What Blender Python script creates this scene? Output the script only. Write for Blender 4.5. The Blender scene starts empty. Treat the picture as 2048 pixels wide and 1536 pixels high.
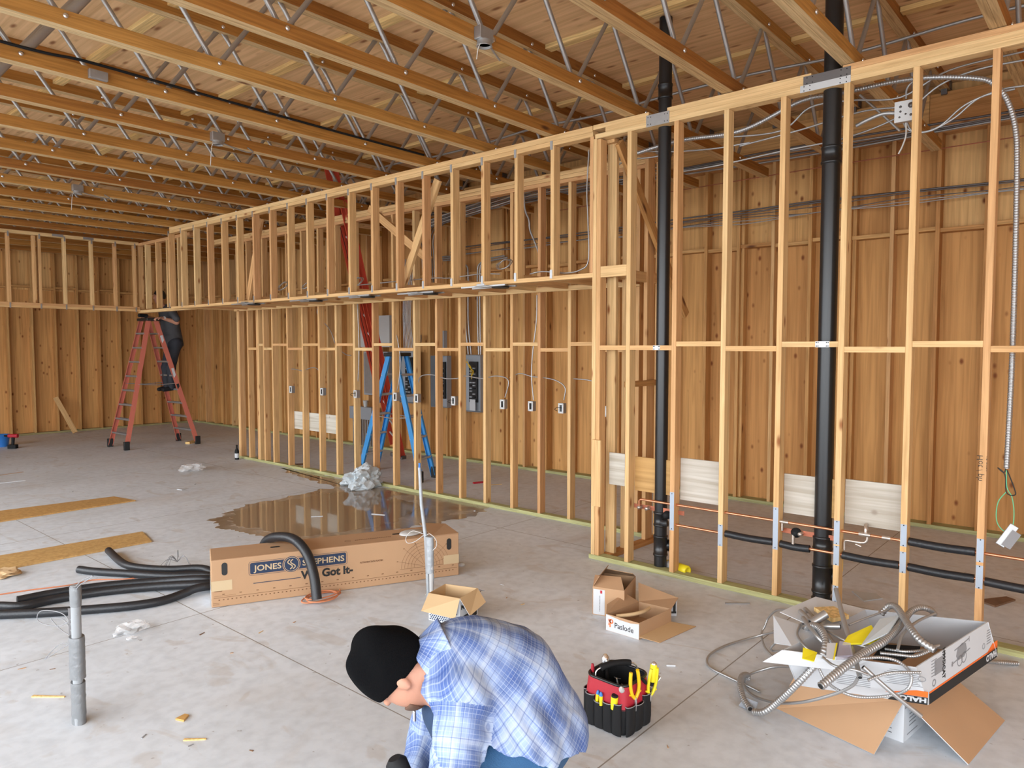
import bpy, bmesh, math, random
import numpy as np
from mathutils import Vector, Matrix, noise
R = random.Random(7)
SC = bpy.context.scene
COL = SC.collection
PI = math.pi

# ------------------------------------------------------------------ camera
FPX, CX, CY, EYE = 1444.0, 1024.0, 768.0, 1.8
PITCH, YAW = math.atan(75 / 1444.0), math.radians(40.8)
FW = Vector((math.cos(PITCH) * math.cos(YAW), math.cos(PITCH) * math.sin(YAW), -math.sin(PITCH)))
RT = Vector((math.sin(YAW), -math.cos(YAW), 0.0))
UP = RT.cross(FW)
cd = bpy.data.cameras.new('camera')
cam = bpy.data.objects.new('camera', cd)
COL.objects.link(cam)
cam.matrix_world = Matrix(((RT.x, UP.x, -FW.x, 0), (RT.y, UP.y, -FW.y, 0), (RT.z, UP.z, -FW.z, EYE), (0, 0, 0, 1)))
cd.sensor_fit = 'HORIZONTAL'
cd.sensor_width = 36.0
cd.lens = 36.0 * FPX / 2048.0
cd.clip_start = 0.05
SC.camera = cam

# ------------------------------------------------------------------ light: a bright overcast sky seen through the open shopfront
SC.view_settings.view_transform = 'Standard'
SC.view_settings.look = 'None'
SC.view_settings.gamma = 1
SC.view_settings.use_curve_mapping = False
SC.view_settings.exposure = 0.98
W = bpy.data.worlds.new('sky')
SC.world = W
W.use_nodes = True
wn, wl = W.node_tree.nodes, W.node_tree.links
wn.clear()
wo = wn.new('ShaderNodeOutputWorld')
wb = wn.new('ShaderNodeBackground')
wtc = wn.new('ShaderNodeTexCoord')
wsx = wn.new('ShaderNodeSeparateXYZ')
wr = wn.new('ShaderNodeValToRGB')
wr.color_ramp.elements[0].position = 0.45
wr.color_ramp.elements[0].color = (0.92, 0.96, 1.0, 1)
wr.color_ramp.elements[1].position = 0.75
wr.color_ramp.elements[1].color = (0.86, 0.93, 1.0, 1)
wm = wn.new('ShaderNodeMath')
wm.operation = 'MULTIPLY_ADD'
wm.inputs[1].default_value = 0.5
wm.inputs[2].default_value = 0.5
wl.new(wtc.outputs['Generated'], wsx.inputs[0])
wl.new(wsx.outputs['Z'], wm.inputs[0])
wl.new(wm.outputs[0], wr.inputs[0])
wl.new(wr.outputs[0], wb.inputs[0])
wb.inputs[1].default_value = 4.2
wl.new(wb.outputs[0], wo.inputs[0])
def portal(loc, rot, sx, sy):
    d = bpy.data.lights.new('sky_portal', 'AREA')
    d.shape = 'RECTANGLE'; d.size = sx; d.size_y = sy
    d.cycles.is_portal = True
    o = bpy.data.objects.new('sky_portal', d)
    COL.objects.link(o)
    o.location = loc; o.rotation_euler = rot
portal((-2.62, 4.3, 1.75), (0, -PI / 2, 0), 3.5, 18.0)
portal((-0.9, -4.62, 1.75), (PI / 2, 0, 0), 3.4, 3.5)

# ------------------------------------------------------------------ pixel -> place on a known plane of the room
def ray(x, y): return FW + RT * ((x - CX) / FPX) - UP * ((y - CY) / FPX)
E0 = Vector((0, 0, EYE))
def onZ(x, y, z=0.0): r = ray(x, y); return E0 + r * ((z - EYE) / r.z)
def onX(x, y, X): r = ray(x, y); return E0 + r * (X / r.x)
def onY(x, y, Y): r = ray(x, y); return E0 + r * (Y / r.y)
def uv(M, x, y):
    o = M.translation; nz = Vector((M[0][2], M[1][2], M[2][2])); r = ray(x, y)
    p = M.inverted() @ (E0 + r * ((o - E0).dot(nz) / r.dot(nz))); return p.x, p.y
def onD(x, y, D): r = ray(x, y); return E0 + r * D

# ------------------------------------------------------------------ materials
MATS = {}
def newmat(name):
    m = bpy.data.materials.new(name); m.use_nodes = True
    MATS[name] = m
    nt = m.node_tree; b = nt.nodes['Principled BSDF']
    return m, nt.nodes, nt.links, b
def plain(name, col, rough=0.6, metal=0.0, spec=None, bump=0.0, bscale=60, var=0.0, emit=None, alpha=None, trans=0.0):
    m, n, l, b = newmat(name)
    b.inputs['Base Color'].default_value = (*col, 1)
    b.inputs['Roughness'].default_value = rough
    b.inputs['Metallic'].default_value = metal
    if spec is not None: b.inputs['Specular IOR Level'].default_value = spec
    if trans: b.inputs['Transmission Weight'].default_value = trans
    if alpha is not None: b.inputs['Alpha'].default_value = alpha
    if emit: b.inputs['Emission Color'].default_value = (*emit[0], 1); b.inputs['Emission Strength'].default_value = emit[1]
    if bump or var:
        tc = n.new('ShaderNodeTexCoord'); nz = n.new('ShaderNodeTexNoise')
        nz.inputs['Scale'].default_value = bscale; nz.inputs['Detail'].default_value = 4
        l.new(tc.outputs['Object'], nz.inputs['Vector'])
        if bump:
            bp = n.new('ShaderNodeBump'); bp.inputs['Strength'].default_value = bump; bp.inputs['Distance'].default_value = 0.01
            l.new(nz.outputs['Fac'], bp.inputs['Height']); l.new(bp.outputs[0], b.inputs['Normal'])
        if var:
            mx = n.new('ShaderNodeMix'); mx.data_type = 'RGBA'
            mx.inputs[6].default_value = (*[c * (1 - var) for c in col], 1)
            mx.inputs[7].default_value = (*[min(1, c * (1 + var)) for c in col], 1)
            l.new(nz.outputs['Fac'], mx.inputs[0]); l.new(mx.outputs[2], b.inputs['Base Color'])
    return m
def ramp(n, stops):
    r = n.new('ShaderNodeValToRGB'); e = r.color_ramp.elements
    while len(e) < len(stops): e.new(0.5)
    for k, (p, c) in enumerate(stops): e[k].position = p; e[k].color = (*c, 1)
    return r
def wood(name, tones, knot=(0.16, 0.06, 0.02), gscale=1.0, rough=0.62, knots=1.0, dark=0.72, coord='Object', kscale=(5.5, 5.5, 1.7), axis='Z'):
    """tones: three colours a board may have; the grain runs along the object's own Z (or the given axis)"""
    m, n, l, b = newmat(name)
    tc = n.new('ShaderNodeTexCoord'); oi = n.new('ShaderNodeObjectInfo')
    off = n.new('ShaderNodeVectorMath'); off.operation = 'ADD'
    sc = n.new('ShaderNodeVectorMath'); sc.operation = 'SCALE'
    comb = n.new('ShaderNodeCombineXYZ')
    for i in range(3): l.new(oi.outputs['Random'], comb.inputs[i])
    l.new(comb.outputs[0], sc.inputs[0]); sc.inputs['Scale'].default_value = 37.0
    if axis != 'Z':
        sw = n.new('ShaderNodeSeparateXYZ'); cw = n.new('ShaderNodeCombineXYZ')
        l.new(tc.outputs[coord], sw.inputs[0])
        order = {'X': (1, 2, 0), 'Y': (2, 0, 1)}[axis]
        for i, k in enumerate(order): l.new(sw.outputs[k], cw.inputs[i])
        src = cw.outputs[0]
    else: src = tc.outputs[coord]
    l.new(src, off.inputs[0]); l.new(sc.outputs[0], off.inputs[1])
    def stretched(v):
        mp = n.new('ShaderNodeMapping'); mp.inputs['Scale'].default_value = v
        l.new(off.outputs[0], mp.inputs['Vector']); return mp.outputs[0]
    g = n.new('ShaderNodeTexNoise'); g.inputs['Scale'].default_value = 1.0; g.inputs['Detail'].default_value = 5; g.inputs['Distortion'].default_value = 0.7
    l.new(stretched((60 * gscale, 60 * gscale, 2.2 * gscale)), g.inputs['Vector'])
    w = n.new('ShaderNodeTexNoise'); w.inputs['Scale'].default_value = 1.0; w.inputs['Detail'].default_value = 2
    l.new(stretched((9 * gscale, 9 * gscale, 0.9 * gscale)), w.inputs['Vector'])
    cr = ramp(n, [(0.0, tones[0]), (0.5, tones[1]), (1.0, tones[2])])
    ad = n.new('ShaderNodeMath'); ad.operation = 'MULTIPLY_ADD'; ad.inputs[1].default_value = 0.45
    l.new(w.outputs['Fac'], ad.inputs[0])
    rs = n.new('ShaderNodeMath'); rs.operation = 'MULTIPLY_ADD'; rs.inputs[1].default_value = 0.9; rs.inputs[2].default_value = -0.17
    l.new(oi.outputs['Random'], rs.inputs[0]); l.new(rs.outputs[0], ad.inputs[2])
    l.new(ad.outputs[0], cr.inputs[0])
    gr = ramp(n, [(0.3, (dark, dark * 0.94, dark * 0.86)), (0.62, (1, 1, 1))])
    l.new(g.outputs['Fac'], gr.inputs[0])
    mg = n.new('ShaderNodeMix'); mg.data_type = 'RGBA'; mg.blend_type = 'MULTIPLY'; mg.inputs[0].default_value = 1
    l.new(cr.outputs[0], mg.inputs[6]); l.new(gr.outputs[0], mg.inputs[7])
    vo = n.new('ShaderNodeTexVoronoi'); vo.inputs['Scale'].default_value = 1.0
    l.new(stretched(kscale), vo.inputs['Vector'])
    kr = ramp(n, [(0.03 * knots, (1, 1, 1)), (0.15 * knots + 0.001, (0, 0, 0))])
    kr.color_ramp.interpolation = 'EASE'
    l.new(vo.outputs['Distance'], kr.inputs[0])
    # only some cells carry a knot
    vc = n.new('ShaderNodeSeparateColor'); l.new(vo.outputs['Color'], vc.inputs[0])
    th = n.new('ShaderNodeMath'); th.operation = 'GREATER_THAN'; th.inputs[1].default_value = 0.45
    l.new(vc.outputs[0], th.inputs[0])
    km = n.new('ShaderNodeMath'); km.operation = 'MULTIPLY'; l.new(kr.outputs[0], km.inputs[0]); l.new(th.outputs[0], km.inputs[1])
    mk = n.new('ShaderNodeMix'); mk.data_type = 'RGBA'; mk.inputs[7].default_value = (*knot, 1)
    l.new(km.outputs[0], mk.inputs[0]); l.new(mg.outputs[2], mk.inputs[6]); l.new(mk.outputs[2], b.inputs['Base Color'])
    b.inputs['Roughness'].default_value = rough
    b.inputs['Specular IOR Level'].default_value = 0.25
    bp = n.new('ShaderNodeBump'); bp.inputs['Strength'].default_value = 0.15; bp.inputs['Distance'].default_value = 0.003
    l.new(g.outputs['Fac'], bp.inputs['Height']); l.new(bp.outputs[0], b.inputs['Normal'])
    return m
wood('stud_wood', [(0.75, 0.52, 0.26), (0.70, 0.425, 0.19), (0.61, 0.325, 0.15)], knot=(0.28, 0.10, 0.03), dark=0.74, kscale=(9, 9, 3.2), knots=1.3)
wood('old_stud_wood', [(0.68, 0.40, 0.16), (0.60, 0.32, 0.115), (0.52, 0.25, 0.085)], knot=(0.14, 0.05, 0.02), dark=0.66)
wood('truss_wood', [(0.54, 0.27, 0.07), (0.46, 0.205, 0.045), (0.34, 0.13, 0.03)], knot=(0.10, 0.035, 0.01), dark=0.62)
wood('truss_edge', [(0.72, 0.52, 0.28), (0.66, 0.46, 0.24), (0.60, 0.40, 0.20)], dark=0.6, gscale=1.6)
wood('block_wood', [(0.84, 0.60, 0.27), (0.80, 0.54, 0.23), (0.74, 0.48, 0.19)], dark=0.6)
wood('treated_wood', [(0.50, 0.50, 0.24), (0.42, 0.40, 0.19), (0.36, 0.30, 0.15)], knot=(0.12, 0.08, 0.03), dark=0.6)
wood('deck_ply', [(0.88, 0.62, 0.36), (0.80, 0.53, 0.29), (0.76, 0.48, 0.25)], knot=(0.28, 0.12, 0.05), gscale=0.35, dark=0.74, kscale=(9, 9, 3.2), knots=1.7, axis='Y', rough=0.7)
wood('wall_ply', [(0.76, 0.47, 0.20), (0.70, 0.385, 0.14), (0.60, 0.30, 0.105)], knot=(0.22, 0.07, 0.02), gscale=0.4, dark=0.70, kscale=(9, 9, 5.5), knots=1.6, rough=0.7)
wood('grey_ply', [(0.60, 0.57, 0.50), (0.55, 0.51, 0.45), (0.50, 0.46, 0.40)], knot=(0.30, 0.25, 0.2), gscale=0.5, dark=0.72, kscale=(6, 6, 5), rough=0.8)
wood('floor_ply', [(0.60, 0.38, 0.15), (0.52, 0.31, 0.12), (0.58, 0.33, 0.11)], knot=(0.2, 0.1, 0.04), gscale=0.45, dark=0.75, kscale=(4, 4, 2))
def concrete():
    m, n, l, b = newmat('concrete')
    tc = n.new('ShaderNodeTexCoord')
    def nz(s, d=4, dis=0.0, sc=(1, 1, 1)):
        mp = n.new('ShaderNodeMapping'); mp.inputs['Scale'].default_value = sc
        l.new(tc.outputs['Object'], mp.inputs['Vector'])
        t = n.new('ShaderNodeTexNoise'); t.inputs['Scale'].default_value = s; t.inputs['Detail'].default_value = d; t.inputs['Distortion'].default_value = dis
        l.new(mp.outputs[0], t.inputs['Vector']); return t.outputs['Fac']
    def mix(f, a, c, bt='MIX'):
        x = n.new('ShaderNodeMix'); x.data_type = 'RGBA'; x.blend_type = bt
        for s, v in ((0, f), (6, a), (7, c)):
            if isinstance(v, tuple): x.inputs[s].default_value = (*v, 1)
            elif isinstance(v, (int, float)): x.inputs[s].default_value = v
            else: l.new(v, x.inputs[s])
        return x.outputs[2]
    base = ramp(n, [(0.3, (0.59, 0.62, 0.655)), (0.55, (0.69, 0.735, 0.79)), (0.75, (0.75, 0.80, 0.86))])
    l.new(nz(0.55, 6, 0.4), base.inputs[0])
    fine = ramp(n, [(0.3, (0.86, 0.86, 0.86)), (0.6, (1, 1, 1))]); l.new(nz(14, 8, 0.2), fine.inputs[0])
    c = mix(1.0, base.outputs[0], fine.outputs[0], 'MULTIPLY')
    # brownish traffic dirt in long patches
    dr = ramp(n, [(0.55, (0, 0, 0)), (0.75, (1, 1, 1))]); l.new(nz(0.9, 5, 1.0, (1, 1.6, 1)), dr.inputs[0])
    dm = n.new('ShaderNodeMath'); dm.operation = 'MULTIPLY'; dm.inputs[1].default_value = 0.38
    l.new(dr.outputs[0], dm.inputs[0])
    c = mix(dm.outputs[0], c, (0.46, 0.39, 0.32))
    # faint scuffs and brown stains with a shape of their own
    st = ramp(n, [(0.60, (0, 0, 0)), (0.66, (1, 1, 1))]); l.new(nz(2.6, 7, 2.5, (1, .5, 1)), st.inputs[0])
    s2 = n.new('ShaderNodeMath'); s2.operation = 'MULTIPLY'; s2.inputs[1].default_value = 0.28; l.new(st.outputs[0], s2.inputs[0])
    c = mix(s2.outputs[0], c, (0.42, 0.34, 0.26))
    # small dark specks
    sp = ramp(n, [(0.72, (0, 0, 0)), (0.76, (1, 1, 1))]); l.new(nz(22, 2), sp.inputs[0])
    sm = n.new('ShaderNodeMath'); sm.operation = 'MULTIPLY'; sm.inputs[1].default_value = 0.5; l.new(sp.outputs[0], sm.inputs[0])
    c = mix(sm.outputs[0], c, (0.16, 0.12, 0.09))
    # saw-cut joints on a 3.05 m grid
    sx = n.new('ShaderNodeSeparateXYZ'); l.new(tc.outputs['Object'], sx.inputs[0])
    lines = []
    for ax, o in ((0, 2.25), (1, 1.68)):
        a = n.new('ShaderNodeMath'); a.operation = 'SUBTRACT'; a.inputs[1].default_value = o - 3.04 * 10 + 1.52; l.new(sx.outputs[ax], a.inputs[0])
        q = n.new('ShaderNodeMath'); q.operation = 'MODULO'; q.inputs[1].default_value = 3.04; l.new(a.outputs[0], q.inputs[0])
        r = n.new('ShaderNodeMath'); r.operation = 'SUBTRACT'; r.inputs[1].default_value = 1.52; l.new(q.outputs[0], r.inputs[0])
        s = n.new('ShaderNodeMath'); s.operation = 'ABSOLUTE'; l.new(r.outputs[0], s.inputs[0])
        t = n.new('ShaderNodeMath'); t.operation = 'LESS_THAN'; t.inputs[1].default_value = 0.0035; l.new(s.outputs[0], t.inputs[0])
        lines.append(t.outputs[0])
    mxx = n.new('ShaderNodeMath'); mxx.operation = 'MAXIMUM'; l.new(lines[0], mxx.inputs[0]); l.new(lines[1], mxx.inputs[1])
    c = mix(mxx.outputs[0], c, (0.26, 0.24, 0.22))
    l.new(c, b.inputs['Base Color'])
    rr = ramp(n, [(0.3, (0.42,) * 3), (0.7, (0.62,) * 3)]); l.new(nz(1.3, 4), rr.inputs[0])
    l.new(rr.outputs[0], b.inputs['Roughness'])
    bp = n.new('ShaderNodeBump'); bp.inputs['Strength'].default_value = 0.12; bp.inputs['Distance'].default_value = 0.004
    l.new(nz(30, 6), bp.inputs['Height']); l.new(bp.outputs[0], b.inputs['Normal'])
concrete()
plain('galvanised', (0.40, 0.40, 0.40), 0.42, 0.7, var=0.12, bscale=25)
plain('tube_steel', (0.40, 0.385, 0.37), 0.36, 0.6)
plain('dark_steel', (0.16, 0.15, 0.15), 0.45, 0.7)
plain('steel', (0.75, 0.75, 0.76), 0.25, 0.9)
plain('abs_black', (0.012, 0.012, 0.013), 0.33)
plain('foam_black', (0.014, 0.015, 0.018), 0.42, bump=0.2, bscale=120)
plain('copper', (0.72, 0.32, 0.18), 0.32, 0.9, var=0.3, bscale=9)
plain('copper_dull', (0.42, 0.14, 0.08), 0.45, 0.6, var=0.35, bscale=14)
plain('solder', (0.55, 0.48, 0.42), 0.4, 0.85, var=0.4, bscale=40)
plain('strap_grey', (0.38, 0.43, 0.50), 0.5, 0.2)
plain('white_plate', (0.55, 0.56, 0.57), 0.4, 0.3)
plain('black', (0.012, 0.012, 0.012), 0.5)
plain('near_black', (0.014, 0.014, 0.015), 0.65, spec=0.2)
plain('panel_grey', (0.33, 0.35, 0.38), 0.5, 0.1)
plain('light_grey', (0.48, 0.47, 0.46), 0.55)
plain('white_paint', (0.58, 0.58, 0.57), 0.5)
plain('white_wire', (0.58, 0.57, 0.54), 0.5)
plain('yellow', (0.85, 0.72, 0.02), 0.4)
plain('deep_yellow', (0.85, 0.55, 0.01), 0.4)
plain('red', (0.42, 0.015, 0.03), 0.55)
plain('blue', (0.03, 0.18, 0.55), 0.4)
plain('green_wire', (0.15, 0.55, 0.28), 0.5)
plain('orange_print', (0.85, 0.16, 0.02), 0.6)
plain('orange_cord', (0.62, 0.22, 0.10), 0.5)
plain('cardboard', (0.46, 0.275, 0.15), 0.8, var=0.08, bscale=4, bump=0.05)
plain('cardboard_light', (0.60, 0.41, 0.22), 0.8, var=0.06, bscale=4, bump=0.05)
plain('cardboard_dark', (0.40, 0.24, 0.13), 0.85, var=0.1, bscale=6)
plain('white_card', (0.56, 0.57, 0.59), 0.6)
plain('tape_tan', (0.56, 0.42, 0.25), 0.4)
plain('ink_brown', (0.16, 0.07, 0.03), 0.8)
plain('ink_black', (0.015, 0.015, 0.015), 0.7)
plain('ink_grey', (0.25, 0.25, 0.26), 0.7)
plain('navy', (0.012, 0.028, 0.07), 0.6)
plain('duct_tape_pale', (0.36, 0.38, 0.40), 0.42, 0.2, bump=0.6, bscale=25)
plain('flex_steel', (0.44, 0.44, 0.44), 0.36, 0.75)
plain('beard', (0.13, 0.07, 0.045), 0.9)
plain('duct_tape', (0.20, 0.205, 0.21), 0.42, 0.3, bump=0.6, bscale=25)
plain('pvc_grey', (0.28, 0.29, 0.30), 0.5)
plain('ladder_orange', (0.50, 0.13, 0.085), 0.5)
plain('ladder_red', (0.50, 0.055, 0.025), 0.45)
plain('ladder_blue', (0.04, 0.27, 0.62), 0.45)
plain('film_clear', (0.85, 0.85, 0.85), 0.25, alpha=0.35)
plain('bag_plastic', (0.52, 0.57, 0.60), 0.4)
plain('putty', (0.20, 0.11, 0.06), 0.9, var=0.4, bscale=20)

# ------------------------------------------------------------------ mesh helpers
class MB:
    def __init__(s): s.v = []; s.f = []; s.mi = []; s.sm = []
    def add(s, vs, fs, mat=0, smooth=False, M=None):
        o = len(s.v)
        s.v += [tuple((M @ Vector(p)) if M is not None else p) for p in vs]
        s.f += [tuple(i + o for i in f) for f in fs]
        s.mi += [mat] * len(fs); s.sm += [smooth] * len(fs)
        return s
    def box(s, c, d, mat=0, M=None, ch=0.0):
        x, y, z = d[0] / 2, d[1] / 2, d[2] / 2
        T = Matrix.Translation(c)
        if M is not None: T = M @ T
        if not ch:
            vs = [(a * x, b * y, e * z) for a in (-1, 1) for b in (-1, 1) for e in (-1, 1)]
            fs = [(0, 1, 3, 2), (4, 6, 7, 5), (0, 4, 5, 1), (2, 3, 7, 6), (0, 2, 6, 4), (1, 5, 7, 3)]
            return s.add(vs, fs, mat, False, T)
        bm = bmesh.new(); bmesh.ops.create_cube(bm, size=1)
        for v in bm.verts: v.co = Vector((v.co.x * d[0], v.co.y * d[1], v.co.z * d[2]))
        bmesh.ops.bevel(bm, geom=bm.edges[:], offset=min(ch, min(d) * 0.45), segments=2, profile=0.5, affect='EDGES')
        vs = [tuple(v.co) for v in bm.verts]; bm.verts.index_update()
        fs = [tuple(v.index for v in f.verts) for f in bm.faces]; bm.free()
        return s.add(vs, fs, mat, False, T)
    def tube(s, pts, r, seg=10, mat=0, caps=True, smooth=True, M=None, flat=None):
        pts = [Vector(p) for p in pts]; n = len(pts)
        rr = r if isinstance(r, (list, tuple)) else [r] * n
        T = []
        for i in range(n):
            t = pts[min(i + 1, n - 1)] - pts[max(i - 1, 0)]
            T.append(t.normalized() if t.length > 1e-9 else Vector((0, 0, 1)))
        u = T[0].orthogonal().normalized()
        vs, fs = [], []
        for i in range(n):
            if i:
                ax = T[i - 1].cross(T[i])
                if ax.length > 1e-7: u = Matrix.Rotation(T[i - 1].angle(T[i]), 3, ax.normalized()) @ u
            u = (u - T[i] * u.dot(T[i])).normalized(); w = T[i].cross(u)
            for k in range(seg):
                a = 2 * PI * k / seg
                vs.append(tuple(pts[i] + (u * math.cos(a) + w * math.sin(a) * (flat or 1)) * rr[i]))
        for i in range(n - 1):
            for k in range(seg):
                a, b = i * seg + k, i * seg + (k + 1) % seg
                fs.append((a, b, b + seg, a + seg))
        s.add(vs, fs, mat, smooth, M)
        if caps:
            s.add(vs[:seg], [tuple(range(seg))[::-1]], mat, False, M)
            s.add(vs[-seg:], [tuple(range(seg))], mat, False, M)
        return s
    def lathe(s, prof, seg=20, mat=0, M=None, smooth=True):
        vs, fs = [], []
        for r, z in prof:
            for k in range(seg):
                a = 2 * PI * k / seg; vs.append((r * math.cos(a), r * math.sin(a), z))
        for i in range(len(prof) - 1):
            for k in range(seg):
                a, b = i * seg + k, i * seg + (k + 1) % seg
                fs.append((a, b, b + seg, a + seg))
        s.add(vs, fs, mat, smooth, M)
        if prof[0][0] > 1e-6: s.add(vs[:seg], [tuple(range(seg))[::-1]], mat, False, M)
        if prof[-1][0] > 1e-6: s.add(vs[-seg:], [tuple(range(seg))], mat, False, M)
        return s
    def prism(s, poly, h, mat=0, M=None):
        """poly in XY, raised from z=0 to z=h"""
        n = len(poly)
        vs = [(x, y, 0) for x, y in poly] + [(x, y, h) for x, y in poly]
        fs = [tuple(range(n))[::-1], tuple(range(n, 2 * n))] + [(i, (i + 1) % n, (i + 1) % n + n, i + n) for i in range(n)]
        return s.add(vs, fs, mat, False, M)
    def slab(s, quad, th, mat=0):
        """four world corners, given a thickness"""
        q = [Vector(p) for p in quad]; nn = (q[1] - q[0]).cross(q[3] - q[0]).normalized() * th
        vs = [tuple(p) for p in q] + [tuple(p + nn) for p in q]
        fs = [(2, 1, 0), (3, 2, 0), (4, 5, 6), (4, 6, 7)] + [(i, (i + 1) % 4, (i + 1) % 4 + 4, i + 4) for i in range(4)]
        return s.add(vs, fs, mat)
    def mesh(s, name, mats):
        me = bpy.data.meshes.new(name)
        me.from_pydata(s.v, [], s.f)
        for m in mats: me.materials.append(MATS[m] if isinstance(m, str) else m)
        me.polygons.foreach_set('material_index', s.mi)
        me.polygons.foreach_set('use_smooth', s.sm)
        me.validate(); me.update()
        return me
def mats_of(m): return m if isinstance(m, (list, tuple)) else [m]
def tag(o, label=None, cat=None, group=None, kind=None):
    if label: o['label'] = label
    if cat: o['category'] = cat
    if group: o['group'] = group
    if kind: o['kind'] = kind
    return o
WM = {}
def wmat(o): return WM.get(o.name, Matrix.Identity(4))
def place(o, M, parent):
    COL.objects.link(o); o.rotation_mode = 'QUATERNION'
    if parent is not None:
        o.parent = parent; o.matrix_basis = wmat(parent).inverted() @ M
    else: o.matrix_basis = M
    WM[o.name] = M.copy()
    return o
def thing(name, label, cat, loc=(0, 0, 0), rz=0, group=None, kind=None):
    o = bpy.data.objects.new(name, None); o.empty_display_size = 0.1
    place(o, Matrix.Translation(loc) @ Matrix.Rotation(rz, 4, 'Z'), None)
    return tag(o, label, cat, group, kind)
def put(name, mb, mat, parent=None, M=None, world=True):
    """link a mesh; geometry is in world space, recentred on the parent (or on its own base)"""
    me = mb if isinstance(mb, bpy.types.Mesh) else mb.mesh(name, mats_of(mat))
    o = bpy.data.objects.new(name, me)
    if M is not None: return place(o, M, parent)
    if parent is not None:
        P = wmat(parent); me.transform(P.inverted()); return place(o, P, parent)
    vs = [v.co for v in me.vertices]
    c = Vector((sum(v.x for v in vs) / len(vs), sum(v.y for v in vs) / len(vs), min(v.z for v in vs)))
    me.transform(Matrix.Translation(-c))
    return place(o, Matrix.Translation(c), None)
LC = {}
def lumber(name, p0, p1, w, d, mat, parent, side=(0, 1, 0), mesh_key=''):
    """a board from p0 to p1; w is its size along 'side', d its size across; the corner p0 is on the board's axis"""
    p0, p1 = Vector(p0), Vector(p1); L = (p1 - p0).length
    z = (p1 - p0).normalized(); sd = Vector(side); x = (sd - z * sd.dot(z)).normalized(); y = z.cross(x)
    key = (round(L, 3), w, d, mat)
    if key not in LC: LC[key] = MB().box((0, 0, L / 2), (w, d, L), ch=0.0025).mesh('board', [mat])
    M = Matrix(((x.x, y.x, z.x, p0.x), (x.y, y.y, z.y, p0.y), (x.z, y.z, z.z, p0.z), (0, 0, 0, 1)))
    return place(bpy.data.objects.new(name, LC[key]), M, parent)
def bez(pts, n=8):
    """Catmull-Rom through the points"""
    P = [Vector(p) for p in pts]; out = []
    Q = [P[0] * 2 - P[1]] + P + [P[-1] * 2 - P[-2]]
    for i in range(1, len(Q) - 2):
        for k in range(n):
            t = k / n; a, b, c, d = Q[i - 1], Q[i], Q[i + 1], Q[i + 2]
            out.append(0.5 * ((2 * b) + (c - a) * t + (2 * a - 5 * b + 4 * c - d) * t * t + (3 * b - a - 3 * c + d) * t ** 3))
    out.append(P[-1]); return out
def frame(o, x, y):
    """matrix whose columns are x, y, x cross y at o"""
    x = Vector(x).normalized(); y = Vector(y); y = (y - x * y.dot(x)).normalized(); z = x.cross(y); o = Vector(o)
    return Matrix(((x.x, y.x, z.x, o.x), (x.y, y.y, z.y, o.y), (x.z, y.z, z.z, o.z), (0, 0, 0, 1)))
def text_mb(mb, s, size, M, mat=0, depth=0.0006, align='LEFT', sx=1.0, bold=0.0, shear=0.0):
    cu = bpy.data.curves.new('t', 'FONT'); cu.body = s; cu.size = size; cu.align_x = align; cu.extrude = depth; cu.offset = bold; cu.shear = shear
    cu.resolution_u = 3
    o = bpy.data.objects.new('t', cu); COL.objects.link(o)
    me = bpy.data.meshes.new_from_object(o.evaluated_get(bpy.context.evaluated_depsgraph_get()))
    mb.add([(v.co.x * sx, v.co.y, v.co.z) for v in me.vertices], [tuple(p.vertices) for p in me.polygons], mat, False, M)
    bpy.data.objects.remove(o); bpy.data.curves.remove(cu); bpy.data.meshes.remove(me)
    return mb
# ------------------------------------------------------------------ the building
S4 = 0.089; T4 = 0.038          # a 2x4
XB, YF, XFRONT, YR = 8.2, 17.1, -2.6, -4.6
ZD = 4.35                       # underside of the roof deck
def struct(name, mb, mat, parent=None):
    o = put(name, mb, mat, parent)
    if parent is None: o['kind'] = 'structure'
    return o
fl = MB().box(((XFRONT + XB) / 2, (YF + YR) / 2, -0.1), (XB - XFRONT + 0.6, YF - YR + 0.6, 0.2))
o = bpy.data.objects.new('floor', fl.mesh('floor', ['concrete'])); place(o, Matrix.Identity(4), None); o['kind'] = 'structure'
plain('asphalt', (0.42, 0.42, 0.41), 0.85, bump=0.3, bscale=80)
struct('ground', MB().box((2, 6, -0.15), (70, 70, 0.1)), 'asphalt')  # unseen pavement outside, put in to bounce sky light up indoors
ce = MB().box(((XFRONT + XB) / 2 - 0.4, (YF + YR) / 2, ZD + 0.012), (XB - XFRONT + 1.6, YF - YR + 1.0, 0.024))
o = bpy.data.objects.new('ceiling', ce.mesh('ceiling', ['deck_ply'])); place(o, Matrix.Identity(4), None); o['kind'] = 'structure'
CEIL = o

def panelled(name, quads, parent_label):
    root = bpy.data.objects.new(name, None); place(root, Matrix.Identity(4), None); root['kind'] = 'structure'
    for c, d in quads:
        me = MB().box((0, 0, 0), d).mesh('sheathing_panel', ['wall_ply'])
        place(bpy.data.objects.new('sheathing_panel', me), Matrix.Translation(c), root)
    return root
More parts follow.
